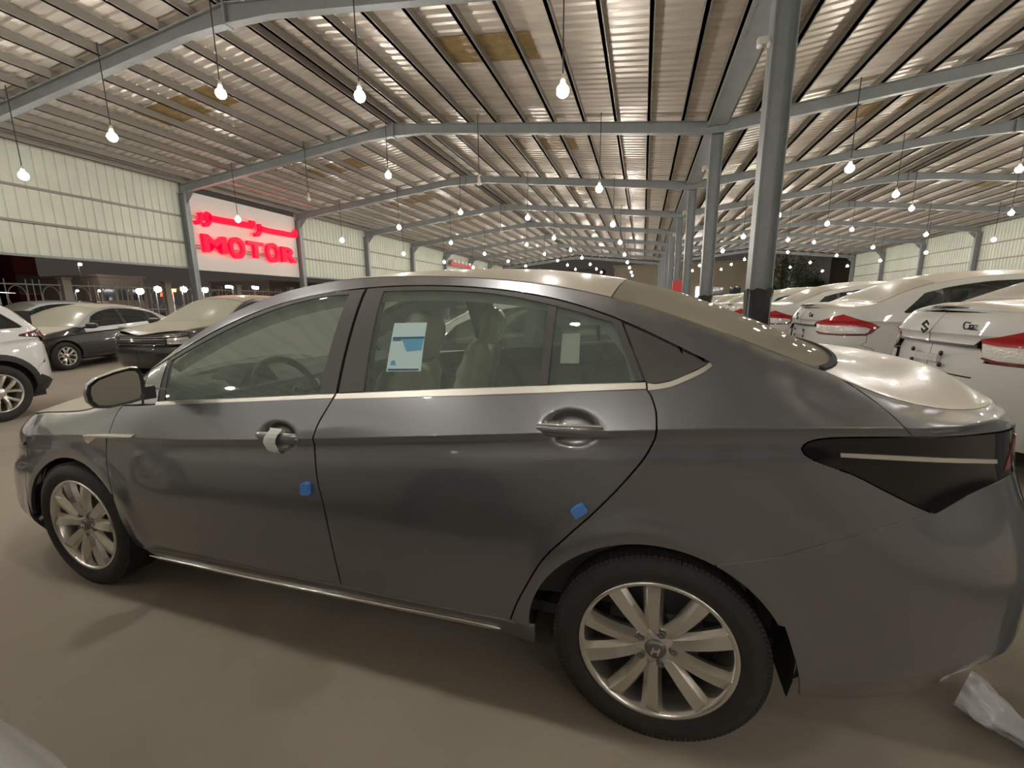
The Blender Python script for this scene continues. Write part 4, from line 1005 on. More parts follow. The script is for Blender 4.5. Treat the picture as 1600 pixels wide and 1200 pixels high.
        # mirror
        y = -.14; c = (cowl_(1.0) + .22, (2 * sh.hw - y) if mir else y, float(sh.BL(cowl_(1.0) + .2)) + .06)
        dm = empty('door_mirror', c, 0, root); cushion(MB(), (0, 0, 0), (.075, .11, .065), 3).build('housing', paint if paint != 'silver_paint' else 'black_paint', dm)
        cushion(MB(), (.068, 0, 0), (.012, .09, .05), 4).build('mirror_glass', 'mirror_face', dm); MB().obox((.0, (.1 if not mir else -.1), -.04), (.03, 0, 0), (0, .07, 0), (0, 0, .02)).build('mirror_arm', 'black_plastic', dm)
        for hx_ in (sM - .16, sR - .14):
            hz_ = float(sh.CR(hx_)) + .035; p = sh.side(np.array([hx_]), np.array([hz_]))[0]; yy = (2 * sh.hw - p[1] + .012) if mir else p[1] - .012
            cushion(MB(), (hx_, yy, hz_), (.10, .022, .016), 3, 12, 8).build('door_handle', paint, root)
    def tpoly(xa, xb, t=1.0):
        ts = np.linspace(-t, t, 19); return [(float(xa(abs(q))), float(q)) for q in ts] + [(float(xb(abs(q))), float(q)) for q in ts[::-1]]
    tk = dict(mode='top', gu=.09, gv=.12, dens=.08)
    nose_ = lambda t: nose_x + .30 * t ** 2; tail_ = lambda t: tail_x - .16 * t ** 3
    skin('bonnet', sh, tpoly(nose_, cowl_), paint, root, **tk)
    skin('windscreen', sh, tpoly(lambda t: cowl_(t) + .005, wst, .97), screen, root, off=.004, **tk)
    skin('screen_pillars', sh, tpoly(lambda t: cowl_(t) + .005, wst), paint, root, off=.008, **tk)
    skin('roof', sh, tpoly(wst, rgt), paint, root, **tk)
    skin('rear_screen', sh, tpoly(rgt, rgl, .95), rscreen, root, off=-.001, **tk)
    skin('rear_screen_surround', sh, tpoly(rgt, rgl), paint, root, off=.003, **tk)
    skin('trunk_lid', sh, tpoly(lambda t: rgl(t) + .006, tail_), paint, root, **tk)
    H = sh.hw
    MB().box((-wb - .5, .15, .2 + lift), (.6, 2 * H - .15, .30 + lift)).build('underbody', 'underbody', root)
    MB().box((-wb - .4, .2, .30), (-wb + .45, 2 * H - .2, float(sh.ztop(-wb)) - .2)).build('engine_bay', 'underbody', root)
    MB().box((.1, .2, .30), (tail_x - .25, 2 * H - .2, float(sh.ztop(.45)) - .18)).build('boot_box', 'underbody', root)
    MB().prism([(cowl_(1.0) - .05, .12, z) if False else (x, .12, z) for x, z in [(cowl_(0) + .1, float(sh.BL(cowl_(1.0))) + .0), (cowl_(0) + .55, float(sh.BL(sF)) + .01), (cowl_(0) + .5, .5), (cowl_(0) + .1, .5)]], (0, 2 * H - .24, 0)).build('dashboard', 'interior_dark', root)
    for xx in (sM - .05,):
        for yy in (H * .52, H * 1.48):
            st_ = empty('front_seat', (0, 0, 0), 0, root)
            cushion(MB(), (xx, yy, .80 + lift), (.09, .23, .34), bend=.09, nu=14, nv=8).build('backrest', 'interior_dark', st_); cushion(MB(), (xx + .12, yy, 1.21 + lift), (.05, .12, .09), nu=12, nv=8).build('headrest', 'interior_dark', st_)
    cushion(MB(), (sR - .18, H, .86 + lift), (.09, .62, .30), 3.5, bend=.08, nu=14, nv=8).build('rear_backrest', 'interior_dark', root)
    for x in (0, -wb):
        make_wheel(root, (x, .02, R), R, rr, style, detail=False); make_wheel(root, (x, 2 * H - .02, R), R, rr, style, flip=True, detail=False)
    for o in list(root.children): o.location.y -= H
    return root

# ---- white saloon, parked in the long row on the right
SB = car_spec(.872, (-2.75, -3.50, 2.4), (.28, .93, 2.9),
    [(-4.7, .66), (-3.3, .70), (-2.4, .80), (0, .91), (.6, .93), (2.2, .93)],
    [(-4.7, .68), (-3.3, .73), (-2.3, .90), (-1.2, .965), (0, 1.02), (.4, 1.005), (.7, .985), (2.2, .98)],
    [(-4.7, .715), (-3.4, .77), (-3.0, .83), (-2.5, .91), (-2.3, .965), (-2.05, 1.10), (-1.75, 1.27), (-1.45, 1.37), (-1.1, 1.415), (-.7, 1.41), (-.3, 1.365), (0, 1.29), (.25, 1.185), (.42, 1.115), (.6, 1.085), (.8, 1.075), (2.2, 1.07)],
    [(-3.5, .74), (-3.2, .86), (-2.8, .94), (-2.5, .995), (-2.3, 1.08), (-2.0, 1.25), (-1.7, 1.385), (-1.4, 1.455), (-1.0, 1.487), (-.6, 1.48), (-.2, 1.43), (.1, 1.325), (.3, 1.225), (.42, 1.165), (.55, 1.14), (.8, 1.135), (.93, 1.10)], sill=.20)
LAMP_B = dict(low=[(.50, .70), (.50, .775)], edge=[(.475, .81), (.40, .872), (.46, .905), (.62, .955), (.755, 1.0), (.70, 1.03)])
def kit_saloon_rear(root, sh, paint, mir, k):
    u1 = sh.umax - .002; kk = dict(k); kk.update(gu=.04, gv=.04)
    skin('tail_lamp_red', sh, [(.40, .872), (.46, .905), (.62, .955), (.755, 1.0), (.88, .965), (1.00, .925), (1.10, .905), (1.09, .885), (.98, .872), (.755, .872), (.52, .862), (.475, .845)], 'red_lens', root, off=-.006, inset=.001, **kk)
    skin('tail_lamp_clear', sh, [(.475, .845), (.52, .862), (.755, .872), (.98, .872), (1.09, .885), (1.06, .80), (.98, .785), (.755, .78), (.52, .79), (.49, .81)], 'clear_lens', root, off=-.005, inset=.001, **kk)
    skin('tail_lamp_rim', sh, [(.475, .845), (.40, .872), (.385, .872), (.47, .79), (.52, .772), (.755, .764), (.99, .768), (1.07, .79), (1.06, .80), (.98, .785), (.755, .78), (.52, .79), (.49, .81)], 'dark_red_lens', root, off=-.006, inset=0, **kk)
    skin('trunk_lid_edge', sh, [(.46, .905), (.62, .955), (.755, 1.0), (.88, .965), (1.00, .925), (1.10, .905), (1.14, .865), (u1, .865)] + [(float(u), float(sh.RL(u)) - .003) for u in np.linspace(u1, .42, 16)], paint, root, **kk)
    skin('plate_recess', sh, [(1.14, .862), (u1, .862), (u1, .66), (1.10, .66), (1.07, .79)], paint, root, off=.030, **kk)
    skin('recess_edge', sh, [(1.12, .870), (u1, .870), (u1, .850), (1.12, .850)], 'black_plastic', root, off=.002, depth=.03, inset=0, **kk)
    skin('bumper_corner', sh, [(.50, .70), (.50, .77), (.755, .762), (1.06, .766), (1.10, .655), (.55, .657)], paint, root, **kk)
    if not mir:
        H = sh.hw; xx = .93 - .02 + .035
        for dy, dz in ((-.16, .79), (.16, .79), (-.16, .71), (.16, .71)):
            MB().lathe([(0, .012), (.016, .010), (.018, 0)], 10, 'x', (.905, H + dy, dz)).build('plate_plug', 'black_plastic', root)
        MB().box((.89, H - .13, .725), (.912, H + .13, .775)).build('plate_film', 'plastic_sheet', root)
        # round-edged S badge of two angular strokes and the model name script
        s = .042; xb = .938; z = .965
        pts = [[(-.2, 1.0), (.9, .42), (.9, .22), (-.05, -.10), (-.05, -.22), (-.28, -.22), (-.28, .02), (.38, .28), (-.2, .60), (-.9, .22), (-.9, .48)],]
        b = MB()
        for P_ in pts:
            for sg in (1, -1): b.prism([(xb, H - sg * y * s, z + sg * q * s * 1.15) for y, q in P_], (.006, 0, 0))
        b.build('badge', 'badge_dark', root)
        cu = bpy.data.curves.new('script', 'FONT'); cu.body = 'Ciaz'; cu.size = .075; cu.extrude = .003; cu.align_x = 'CENTER'; to = bpy.data.objects.new('script_tmp', cu); COL.objects.link(to)
        dg = bpy.context.evaluated_depsgraph_get(); me = bpy.data.meshes.new_from_object(to.evaluated_get(dg)); bpy.data.objects.remove(to)
        me.transform(Matrix(((0, 0, 1, .925), (1, 0, 0, H + .42), (0, 1, 0, .965), (0, 0, 0, 1)))); me.materials.clear()
        link('name_script', me, root, 'badge_dark')
    else: pass
sal = dict(wb=2.65, R=.315, rr=.205, win=(-2.02, .18, -1.80, -.02), splits=(-2.13, -1.02, -.04), cowl_=lambda t: -2.58 + .22 * t ** 2, wst=lambda t: -1.55 + .08 * t ** 2, rgt=lambda t: -.12 - .03 * t ** 2, rgl=lambda t: .46 - .10 * t ** 3, nose_x=-3.44, tail_x=.925, rear_lamp=LAMP_B, rear_kit=kit_saloon_rear)
white0 = generic_car('white_saloon_car', SB, 'white_paint', 'white_paint', **sal)
GW = 'white saloons in the long row'
def place_car(o, x, y, rz, z=0.0, s=1.0):
    o.location = (x, y, z); o.rotation_euler = (0, 0, rz); o.scale = (s, s, s)
W_TAIL = 2.22
for i in range(16):
    o = white0 if i == 0 else copy_tree(white0)
    place_car(o, 3.02, 3.99 + 2.8 * i, PI, .19, 1.04)
    ORD = ('first', 'second', 'third', 'fourth', 'fifth', 'sixth', 'seventh', 'eighth', 'ninth', 'tenth', 'eleventh', 'twelfth', 'thirteenth', 'fourteenth', 'fifteenth', 'sixteenth')
    lb = ('dusty white saloon with dark badge and script, tail towards the grey car boot', 'dusty white saloon second in the row, just past the badged one', 'dusty white saloon third in the row, its tail lamp beside the black wrapped column')[i] if i < 3 else 'dusty white saloon, %s in the row counting from the badged one' % ORD[i]
    tag(o, lb, 'car', GW)
for i, (yy, xt) in enumerate(((4.72, .92), (7.3, .8))):
    o = copy_tree(white0); place_car(o, xt - .93, yy, 0); tag(o, ('dusty white saloon parked directly beyond the grey car', 'dusty white saloon two places beyond the grey car')[i], 'car', 'white saloons beyond the grey car')
# car on the near side whose rear corner shows in the bottom corner
o = copy_tree(white0); place_car(o, -1.02, -.62, 0.0); tag(o, 'pale car with only its rear shoulder showing, opposite the front door of the grey car', 'car')

# ---- two-tone saloon and another pale one on the left
dark_sal = dict(sal); dark_sal['rear_lamp'] = LAMP_B
two = generic_car('silver_black_saloon_car', SB, 'silver_paint', 'black_paint', **dark_sal)
place_car(two, -13.9, 8.5, PI / 2 + .30); tag(two, 'saloon with silver shoulder and black doors between the white crossover and dark SUV', 'car')

# ---- crossovers
SV = car_spec(.915, (-2.75, -3.52, 2.6), (.30, .90, 2.8),
    [(-4.7, .74), (-3.3, .78), (-2.4, .88), (0, .97), (.6, 1.0), (2.2, 1.0)],
    [(-4.7, .78), (-3.3, .86), (-2.3, 1.02), (-1.2, 1.07), (0, 1.13), (.4, 1.14), (.7, 1.12), (2.2, 1.08)],
    [(-4.7, .82), (-3.4, .92), (-3.0, .98), (-2.5, 1.03), (-2.3, 1.08), (-2.05, 1.22), (-1.75, 1.38), (-1.45, 1.50), (-1.1, 1.56), (-.7, 1.575), (-.3, 1.56), (0, 1.52), (.25, 1.46), (.42, 1.40), (.55, 1.28), (.68, 1.16), (.8, 1.11), (2.2, 1.085)],
    [(-3.5, .84), (-3.2, .98), (-2.8, 1.06), (-2.5, 1.11), (-2.3, 1.20), (-2.0, 1.38), (-1.7, 1.53), (-1.4, 1.615), (-1.0, 1.65), (-.6, 1.655), (-.2, 1.645), (.1, 1.62), (.3, 1.585), (.45, 1.53), (.58, 1.40), (.70, 1.27), (.80, 1.16), (.90, 1.11)], sill=.24, lean=.30, pw=3.0)
LAMP_V = dict(low=[(.60, .72), (.72, .90)], edge=[(.60, 1.0), (.33, 1.035), (.34, 1.055), (.62, 1.10), (.74, 1.115), (.70, 1.125)])
def kit_cross_rear(root, sh, paint, mir, k):
    u1 = sh.umax - .002; kk = dict(k); kk.update(gu=.04, gv=.04)
    skin('tail_lamp', sh, [(.33, 1.035), (.34, 1.055), (.62, 1.09), (.80, 1.085), (1.0, 1.06), (u1, 1.05), (u1, 1.02), (1.0, 1.02), (.86, .94), (.80, .90), (.74, .98), (.60, 1.02)], 'dark_red_lens', root, off=-.012, inset=0, **kk)
    skin('tailgate_lower', sh, [(.80, .90), (.86, .94), (1.0, 1.02), (u1, 1.02), (u1, .665), (.60, .665), (.62, .75)], paint, root, **kk)
    skin('tailgate_edge', sh, [(.74, 1.115), (.80, 1.09), (1.0, 1.065), (u1, 1.055)] + [(float(u), float(sh.RL(u)) - .003) for u in np.linspace(u1, .72, 10)], paint, root, **kk)
    if not mir:
        H = sh.hw; V = [(.20, .22, 1.585), (.62, .30, 1.575), (.68, H, 1.60), (.62, 2 * H - .30, 1.575), (.20, 2 * H - .22, 1.585), (.15, H, 1.655)]
        m = MB(); top_ = [(a, b, c + .012) for a, b, c in V]; m.add(V + top_, [(0, 1, 2, 5), (5, 2, 3, 4), (6, 11, 8, 7), (11, 10, 9, 8), (0, 6, 7, 1), (1, 7, 8, 2), (2, 8, 9, 3), (3, 9, 10, 4)]).build('roof_spoiler', paint, root)
crs = dict(wb=2.66, R=.352, rr=.235, win=(-2.02, .42, -1.80, .20), splits=(-2.13, -1.02, -.02), cowl_=lambda t: -2.60 + .24 * t ** 2, wst=lambda t: -1.62 + .08 * t ** 2, rgt=lambda t: .34 - .03 * t ** 2, rgl=lambda t: .77 - .05 * t ** 3, nose_x=-3.46, tail_x=.895, rear_lamp=LAMP_V, rear_kit=kit_cross_rear, arch_mat='black_plastic', lift=.02, cladding=.50, bumper_z=.63)
suv = generic_car('white_crossover_car', SV, 'white_paint_clean', 'white_paint_clean', rscreen='dark_glass', **crs)
place_car(suv, -8.37, 2.85, PI / 2 + .28); tag(suv, 'glossy white crossover with slim dark red tail lamp and black wheel arch cladding', 'car')
pale = copy_tree(suv); place_car(pale, -20.2, 10.8, PI / 2 + .05); tag(pale, 'pale crossover parked outside between the open wall strip and the fence', 'car')
def kit_dark_front(root, sh, paint, mir, k):
    kk = dict(k); kk.update(gu=.05, gv=.04); u0 = sh.umin + .002; n = -3.46
    skin('grille_panel', sh, [(u0, .66), (-3.55, .665), (-3.32, .70), (-3.30, .80), (-3.55, .85), (u0, .86)], 'black_gloss', root, off=.02, **kk)
    for z in (.70, .745, .79, .835):
        skin('grille_bar', sh, [(u0, z - .008), (-3.60, z - .006), (-3.60, z + .008), (u0, z + .008)], 'alloy_dark', root, off=.004, depth=.014, inset=0, **kk)
    skin('headlamp_strip', sh, [(-3.62, .855), (-3.22, .885), (-3.20, .90), (-3.62, .872)], 'chrome', root, off=-.008, depth=.01, inset=0, **kk)
    skin('headlamp_strip', sh, [(-3.62, .83), (-3.25, .853), (-3.24, .866), (-3.62, .845)], 'chrome', root, off=-.008, depth=.01, inset=0, **kk)
    skin('headlamp', sh, [(-3.55, .70), (-3.28, .70), (-3.18, .76), (-3.22, .83), (-3.55, .81)], 'head_lens', root, off=-.006, inset=0, **kk)
    skin('bonnet_edge', sh, [(u0, .86), (-3.55, .85), (-3.24, .90), (-3.24, float(sh.RL(-3.24)) - .003)] + [(float(u), float(sh.RL(u)) - .003) for u in np.linspace(-3.3, u0, 8)], 'black_paint', root, off=.004, **kk)
drk = dict(crs); drk['front_kit'] = kit_dark_front; drk['rear_kit'] = kit_cross_rear
dsuv = generic_car('dark_suv_car', SV, 'black_paint', 'black_paint', rscreen='dark_glass', **drk)
place_car(dsuv, -9.47, 9.0, PI / 2 + .15); tag(dsuv, 'dark dusty SUV facing out with chrome strips over its headlamps', 'car')

# ---- crumpled plastic wrap on the ground behind the rear bumper
V = []; Fc = []; nu, nv = 40, 26; rnd = random.Random(4)
A0 = px_y(1505, 1072, 1.62); A1 = px_z(1560, 1118, .05); A2 = px_z(1640, 1175, .05); A3 = px_z(1860, 1290, .035)
ctl = [A0, A1, A2, A3]
def bez(t):
    s_ = t * 3; i = min(2, int(s_)); f = s_ - i; return ctl[i] * (1 - f) + ctl[i + 1] * f
for i in range(nu):
    t = i / (nu - 1); c = bez(t); ax_ = ctl[-1] - ctl[0]; ax_ = ax_ / np.linalg.norm(ax_); n1 = np.array([-ax_[1], ax_[0], 0]); n1 /= np.linalg.norm(n1); n2 = np.cross(ax_, n1)
    w = .060 - .012 * math.sin(PI * t) + .012 * math.sin(9 * t)
    for j in range(nv):
        q = 2 * PI * j / nv; r = w * (1 + .28 * math.sin(4 * q + 6 * t) + .16 * math.sin(9 * q - 11 * t) + .08 * math.sin(15 * q + 23 * t))
        p_ = c + n1 * r * math.cos(q) * 1.15 + n2 * r * math.sin(q) * .75; p_[2] = max(.003, p_[2]); V.append(p_)
for i in range(nu - 1):
    for j in range(nv): Fc.append((i * nv + j, i * nv + (j + 1) % nv, (i + 1) * nv + (j + 1) % nv, (i + 1) * nv + j))
ps = MB().add(V, Fc, True).build('plastic_wrap', 'plastic_sheet'); tag(ps, 'crumpled whitish plastic wrap trailing on the ground from under the rear bumper', 'plastic wrap')
# ================================================================== the red sign on the side wall
sg_root = empty('motor_sign', (XL + .02, 0, 0)); tag(sg_root, 'white sign board with glowing red Arabic and MOTOR lettering', 'sign')
SY0, SY1, SZ0, SZ1 = FY0 + FS + .12, FY0 + 2 * FS - .10, 2.90, 6.0
MB().box((-.06, SY0, SZ0), (-.02, SY1, SZ1)).build('sign_board', 'sign_board', sg_root)
for z in (3.80, 3.90, 4.98, 5.06): MB().tube([(.05, SY0 - .1, z), (.05, SY1, z)], .018, 6).build('sign_rail', 'steel', sg_root)
def on_sign(px, py): q = px_x(px, py, XL + .15); return q[1], q[2]
# MOTOR: each letter a part, as wide as the picture shows it
boxes = {0: ('M', 317, 353, 368, 395), 1: ('O', 358, 382, 371, 404), 2: ('T', 387, 411, 378, 403), 3: ('O', 416, 436, 380, 410), 4: ('R', 440, 462.5, 387, 410)}
for i, (ch, xa, xb, ya, yb) in boxes.items():
    y0, _ = on_sign(xa, (ya + yb) / 2); y1, _ = on_sign(xb, (ya + yb) / 2); _, z1 = on_sign((xa + xb) / 2, ya); _, z0 = on_sign((xa + xb) / 2, yb)
    cu = bpy.data.curves.new('letter', 'FONT'); cu.body = ch; cu.size = 1; cu.extrude = .08; cu.offset = .035; to = bpy.data.objects.new('letter_tmp', cu); COL.objects.link(to)
    dg = bpy.context.evaluated_depsgraph_get(); me = bpy.data.meshes.new_from_object(to.evaluated_get(dg)); bpy.data.objects.remove(to)
    P = np.array([v.co for v in me.vertices]); mn, mxx = P.min(0), P.max(0); sy = (y1 - y0) / (mxx[0] - mn[0]); sz = (z1 - z0) / (mxx[1] - mn[1])
    # text x -> +Y (reads left to right from inside), text y -> Z, depth -> +X
    me.transform(Matrix(((0, 0, 1, .12), (sy, 0, 0, y0 - mn[0] * sy), (0, sz, 0, z0 - mn[1] * sz), (0, 0, 0, 1)))); me.materials.clear()
    link('sign_letter', me, sg_root, 'sign_red')
def stroke(pxs, w):
    P = [on_sign(*p) for p in pxs]; P = [np.array(p) for p in P]; m = MB()
    L = []; R_ = []
    for i, p in enumerate(P):
        t = P[min(i + 1, len(P) - 1)] - P[max(i - 1, 0)]; t /= np.linalg.norm(t); n = np.array([-t[1], t[0]]); ww = w[i] if hasattr(w, '__len__') else w; L.append(p + n * ww); R_.append(p - n * ww)
    V = [(.06, a[0], a[1]) for a in L] + [(.06, a[0], a[1]) for a in R_] + [(.20, a[0], a[1]) for a in L] + [(.20, a[0], a[1]) for a in R_]; n = len(P); Fc = []
    for i in range(n - 1):
        a, b, c, d = i, i + 1, n + i + 1, n + i; Fc += [(a, b, c, d), (2 * n + a, 2 * n + d, 2 * n + c, 2 * n + b), (a, 2 * n + a, 2 * n + b, b), (d, c, 2 * n + c, 2 * n + d)]
    Fc += [(0, n, 3 * n, 2 * n), (n - 1, 3 * n - 1, 4 * n - 1, 2 * n - 1)]
    m.add(V, Fc).build('sign_letter', 'sign_red', sg_root)
stroke([(311, 332), (314, 337), (314, 343), (310.5, 347), (305, 348)], .075)
stroke([(326, 343), (321, 341), (320, 336), (323, 333), (326.5, 335), (327, 341)], .065)
stroke([(327, 340), (326.5, 347), (323, 351.5), (317.5, 351)], .075)
stroke([(326, 341), (345, 344.5), (365, 348), (385, 352), (392, 353), (394, 350), (393.5, 345)], .13)
stroke([(404, 350), (405.5, 356), (405.5, 363), (402, 367), (397.5, 367)], .085)
stroke([(405, 357), (420, 361), (440, 364.5), (455, 367.5), (460.5, 368), (461.5, 364), (459.5, 361)], .125)

# fixed light boxes on the middle columns
for k in (0, 1, 2, 3):
    Y = FY0 + k * FS
    fo = empty('emergency_light', (XC - .16, Y - .02, 4.95), 0); m = MB().box((-.16, -.05, 0), (0, .05, .10)); m.build('light_box', 'lamp_cap', fo)
    for s_ in (-1, 1): MB().sphere((-.08 + s_ * .06, -.07, -.03), .035, 10, 6).build('light_head', 'bulb_off', fo)
    tag(fo, 'small twin-headed emergency light on ' + ('the wrapped column behind the grey car', 'the second column of the middle row', 'the third column of the middle row', 'the fourth column of the middle row')[k], 'light', 'emergency lights on the columns')

# red cabinet against a far column
rc = empty('red_cabinet', (XC - .15, 21.2, 0), 0); MB().box((-.3, -.25, 0), (.3, .25, 2.35)).build('cabinet_body', 'red_plastic', rc); MB().box((-.24, -.262, .3), (.24, -.25, 2.1)).build('cabinet_door', 'red_plastic', rc); MB().box((-.1, -.27, 1.3), (.1, -.262, 1.8)).build('cabinet_label', 'paper', rc)
tag(rc, 'tall red cabinet standing beside a middle row column', 'cabinet')

# ================================================================== outside, beyond the open strip on the left
fence = empty('yard_fence', (-23.0, 0, 0)); tag(fence, 'pale metal fence of upright bars and rings outside the hall', 'fence')
for j in range(9):
    y = 4 + 4.0 * j
    MB().box((-.14, y - .14, 0), (.14, y + .14, 2.55)).box((-.18, y - .18, 2.55), (.18, y + .18, 2.63)).build('fence_pillar', 'fence_paint', fence)
    for z in (.45, 1.28, 2.3): MB().box((-.02, y, z - .025), (.02, y + 4, z + .025)).build('fence_rail', 'fence_paint', fence)
    for i in range(1, 20):
        yy = y + .2 * i
        if i % 5 in (2, 3): continue
        MB().box((-.012, yy - .014, .3), (.012, yy + .014, 2.5)).build('fence_bar', 'fence_paint', fence)
    for i in (0, 1, 2, 3):
        yy = y + .5 + i * 1.0
        MB().tube([(0, yy + .27 * math.cos(a), 1.80 + .44 * math.sin(a)) for a in np.linspace(0, 2 * PI, 25)], .016, 6, False).build('fence_ring', 'fence_paint', fence)
def street_light(px, py, X, label, on=True, glow='flood_white', r=.16, pole=True):
    q = px_x(px, py, X); root = empty('street_light', (q[0], q[1], 0), 0); z = q[2]
    if pole: MB().tube([(0, 0, 0), (0, 0, z * .6), (0, 0, z)], [.06, .05, .04], 8).build('pole', 'cord', root)
    MB().tube([(0, 0, z - .05), (.3, 0, z + .05)], .03, 6).build('arm', 'cord', root); MB().obox((.3, 0, z + r * .8), (.2, 0, 0), (0, r * .8, 0), (0, 0, .04)).build('lamp_head', 'cord', root)
    MB().sphere((.3, 0, z), r, 12, 8).build('lamp_glow', glow, root); tag(root, label, 'street light', 'lights outside the hall')
street_light(122, 413, -60, 'tall street light burning in the dark beyond the fence')
for x, y, lb in ((215, 455, 'bright yard floodlight beyond the fence before the low warehouse'), (243, 452, 'bright yard floodlight just before the small red shop sign'), (284, 452, 'bright yard floodlight between the orange shop sign and the sign column'), (317, 453, 'bright yard floodlight seen below the red lettered sign')): street_light(x, y, -46, lb, r=.30)
for x, y, lb in ((57, 453, 'small yard lamp by the red clad shop front'), (117, 454, 'small yard lamp below the tall street light'), (152, 454, 'small yard lamp at the near corner of the low warehouse')): street_light(x, y, -46, lb, r=.10)
def billboard(name, px4, X, material, label, th=.3, legs=True):
    P = [px_x(a, b, X) for a, b in px4]; m = MB().prism(P, (-th, 0, 0)); root = empty(name, (0, 0, 0)); m.build('lit_face', material, root)
    if legs:
        c = sum(P) / 4; MB().box((c[0] - .3, c[1] - .1, 0), (c[0] - .1, c[1] + .1, c[2])).build('post', 'steel', root)
    tag(root, label, 'shop sign')
billboard('shop_sign', [(254, 457), (271, 458), (271, 463), (254, 463)], -46.5, 'shop_red', 'small red lit shop sign beyond the fence')
billboard('shop_sign', [(264, 451), (275, 452), (275, 456), (264, 455)], -48, 'shop_orange', 'small orange lit shop sign above the red one')
billboard('shop_sign', [(355, 446), (376, 447), (376, 451), (355, 450)], -50, 'shop_white', 'white lit shop lettering board beyond the sign wall')
billboard('shop_sign', [(396, 447), (404, 448), (404, 452), (396, 451)], -50, 'shop_white', 'tiny white lit board beside the white lettering')
def block(name, pxl, pxr, pyt, X, depth, material, label, windows=0):
    a = px_x(pxl, pyt, X); b = px_x(pxr, pyt, X); root = empty(name, (X, (a[1] + b[1]) / 2, 0)); w = abs(b[1] - a[1]) / 2; h = a[2]
    MB().box((-depth, -w, 0), (0, w, h)).build('wall', material, root); MB().box((-depth - .2, -w - .2, h), (.2, w + .2, h + .25)).build('roof', material, root)
    for i in range(windows):
        yy = -w + (i + .5) * 2 * w / windows; MB().box((-.02, yy - .6, h * .45), (.03, yy + .6, h * .45 + 1.3)).build('window', 'dark_glass', root)
    tag(root, label, 'building'); return root
block('warehouse', 153, 222, 432, -62, 14, 'brown_wall', 'low dim brown warehouse beyond the fence', 3)
block('red_clad_shop', 16, 52, 392, -40, 10, 'red_cladding', 'dark red clad shop front beyond the fence', 1)
block('dark_shop', -160, -30, 385, -41, 10, 'brown_wall', 'dark brown shop block left of the red clad one', 2)
block('long_shed', 420, 640, 440, -56, 12, 'brown_wall', 'long dark shed behind the sign wall', 5)

# ================================================================== beyond the far end
def far_block(name, xa, xb, pyt, Y, depth, material, label, wins=0, lit=False):
    a = px_y(xa, pyt, Y); b = px_y(xb, pyt, Y); root = empty(name, ((a[0] + b[0]) / 2, Y, 0)); w = (b[0] - a[0]) / 2; h = a[2]
    MB().box((-w, 0, 0), (w, depth, h)).build('wall', material, root); MB().box((-w - .2, -.2, h), (w + .2, depth + .2, h + .3)).build('parapet', material, root)
    for i in range(wins):
        xx = -w + (i + .5) * 2 * w / wins; MB().box((xx - .8, -.05, h * .3), (xx + .8, .02, h * .3 + 1.6)).build('window', 'shop_white' if lit and i % 3 == 1 else 'dark_glass', root)
    tag(root, label, 'building'); return root
far_block('beige_building', 960, 1046, 418, 76, 10, 'beige_wall', 'plain beige building past the open far end of the hall')
far_block('beige_shop_row', 1060, 1222, 413, 78, 10, 'beige_wall', 'long beige shop row with lit windows past the far end', 6, True)
far_block('grey_house', 1245, 1300, 402, 74, 8, 'grey_wall', 'grey building beside the dark tree', 1)
far_block('dark_annex', 1300, 1352, 405, 84, 8, 'brown_wall', 'dark annex building right of the grey one', 2)
far_block('wide_shed', 840, 940, 424, 95, 10, 'grey_wall', 'grey shed end past the far gable', 0)
fs = empty('far_billboard', (0, 0, 0)); P = [px_y(a, b, 66) for a, b in ((905, 420), (978, 422), (980, 447), (907, 443))]
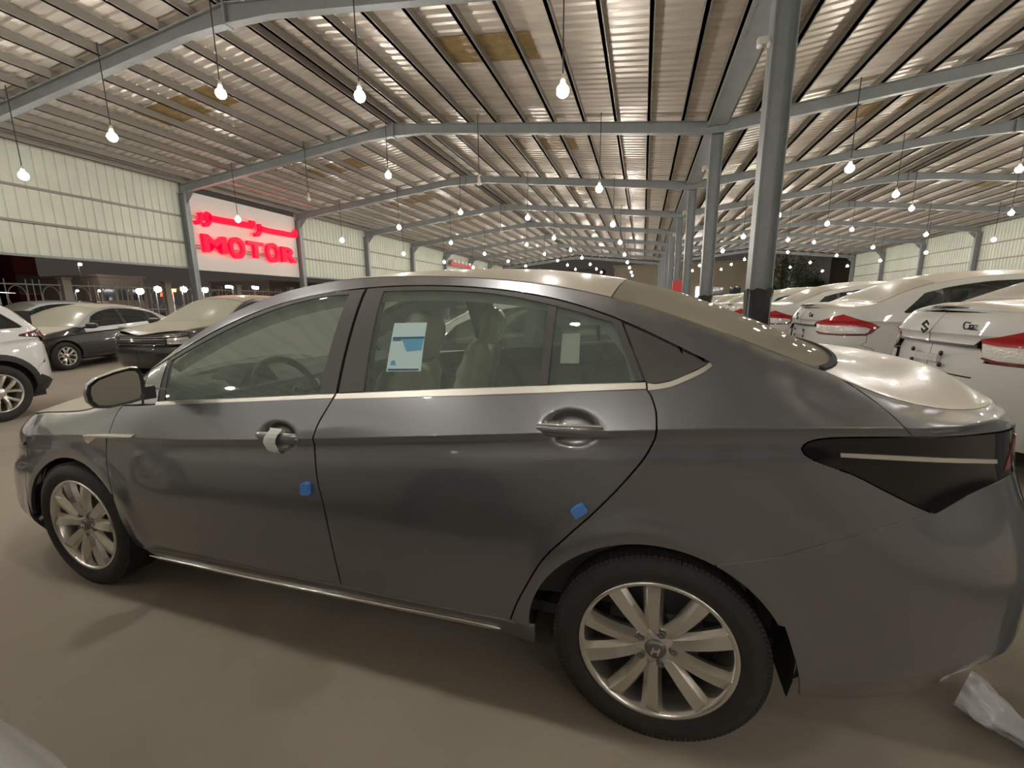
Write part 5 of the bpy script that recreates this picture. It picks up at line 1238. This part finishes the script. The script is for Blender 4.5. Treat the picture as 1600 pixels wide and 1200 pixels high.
def tree(px, pyb, Y, r, h, label, seed):
    q = px_y(px, pyb, Y); root = empty('tree', (q[0], Y, 0)); rnd = random.Random(seed)
    MB().tube([(0, 0, 0), (.1, 0, h * .35), (0, .1, h * .6)], [.22, .16, .08], 8).build('trunk', 'bark', root); V = []; Fc = []
    for i in range(2600):
        th = rnd.uniform(0, 2 * PI); ph = math.acos(rnd.uniform(-1, 1)); rr = r * rnd.uniform(.45, 1.0) * (1 + .22 * math.sin(3 * th + seed) * math.sin(2 * ph))
        c = np.array([rr * math.sin(ph) * math.cos(th), rr * math.sin(ph) * math.sin(th), h * .62 + .9 * rr * math.cos(ph)]); d = np.array([rnd.gauss(0, 1) for _ in range(3)]); d /= np.linalg.norm(d); e = np.cross(d, [0.3, .5, .8]); e /= np.linalg.norm(e); s_ = rnd.uniform(.10, .2); n = len(V)
        V += [c - e * s_ * .5, c + d * s_, c + e * s_ * .5, c - d * s_]; Fc.append((n, n + 1, n + 2, n + 3))
    MB().add(V, Fc).build('foliage', 'leaf', root)['kind'] = 'stuff'; tag(root, label, 'tree')
tree(1228, 440, 66, 3.6, 7.2, 'dense dark green tree past the far end', 3)
tree(1268, 440, 72, 1.6, 5.2, 'smaller dark tree beside the dense one', 8)
bpy.data.objects.remove(fs)
# shrub by the column row
def shrub(x, y, r, label, seed):
    root = empty('shrub', (x, y, 0)); rnd = random.Random(seed); V = []; Fc = []
    MB().tube([(0, 0, 0), (.02, 0, r)], [.04, .02], 6).build('stem', 'bark', root)
    for i in range(700):
        d = np.array([rnd.gauss(0, .5), rnd.gauss(0, .5), abs(rnd.gauss(.8, .5))]); d /= np.linalg.norm(d); l = rnd.uniform(.5, 1) * r * 1.5; c = d * l; e = np.cross(d, [.2, .9, .1]); e /= np.linalg.norm(e); n = len(V)
        V += [c - e * .03, c + d * .25, c + e * .03]; Fc.append((n, n + 1, n + 2))
    MB().add(V, Fc).build('foliage', 'leaf', root)['kind'] = 'stuff'; tag(root, label, 'shrub')
shrub(-1.2, 62, 1.9, 'spiky green shrub before the beige building', 5)
# red lettered board hung on the far part of the side wall
q0, q1 = px_x(700, 404, XL + .1), px_x(735, 418, XL + .1)
rb = empty('red_board', (XL + .22, (q0[1] + q1[1]) / 2, 0)); w = (q1[1] - q0[1]) / 2
MB().box((.12, -w, q1[2] - .2), (.2, w, q0[2] - .25)).build('board', 'red_plastic', rb); 
for i in range(5): MB().box((.2, -w * .8 + i * w * .34, q1[2] + .1), (.22, -w * .8 + i * w * .34 + w * .22, q1[2] + .35)).build('board_letter', 'paper', rb)
tag(rb, 'small red board with white marks on the far side wall', 'sign')
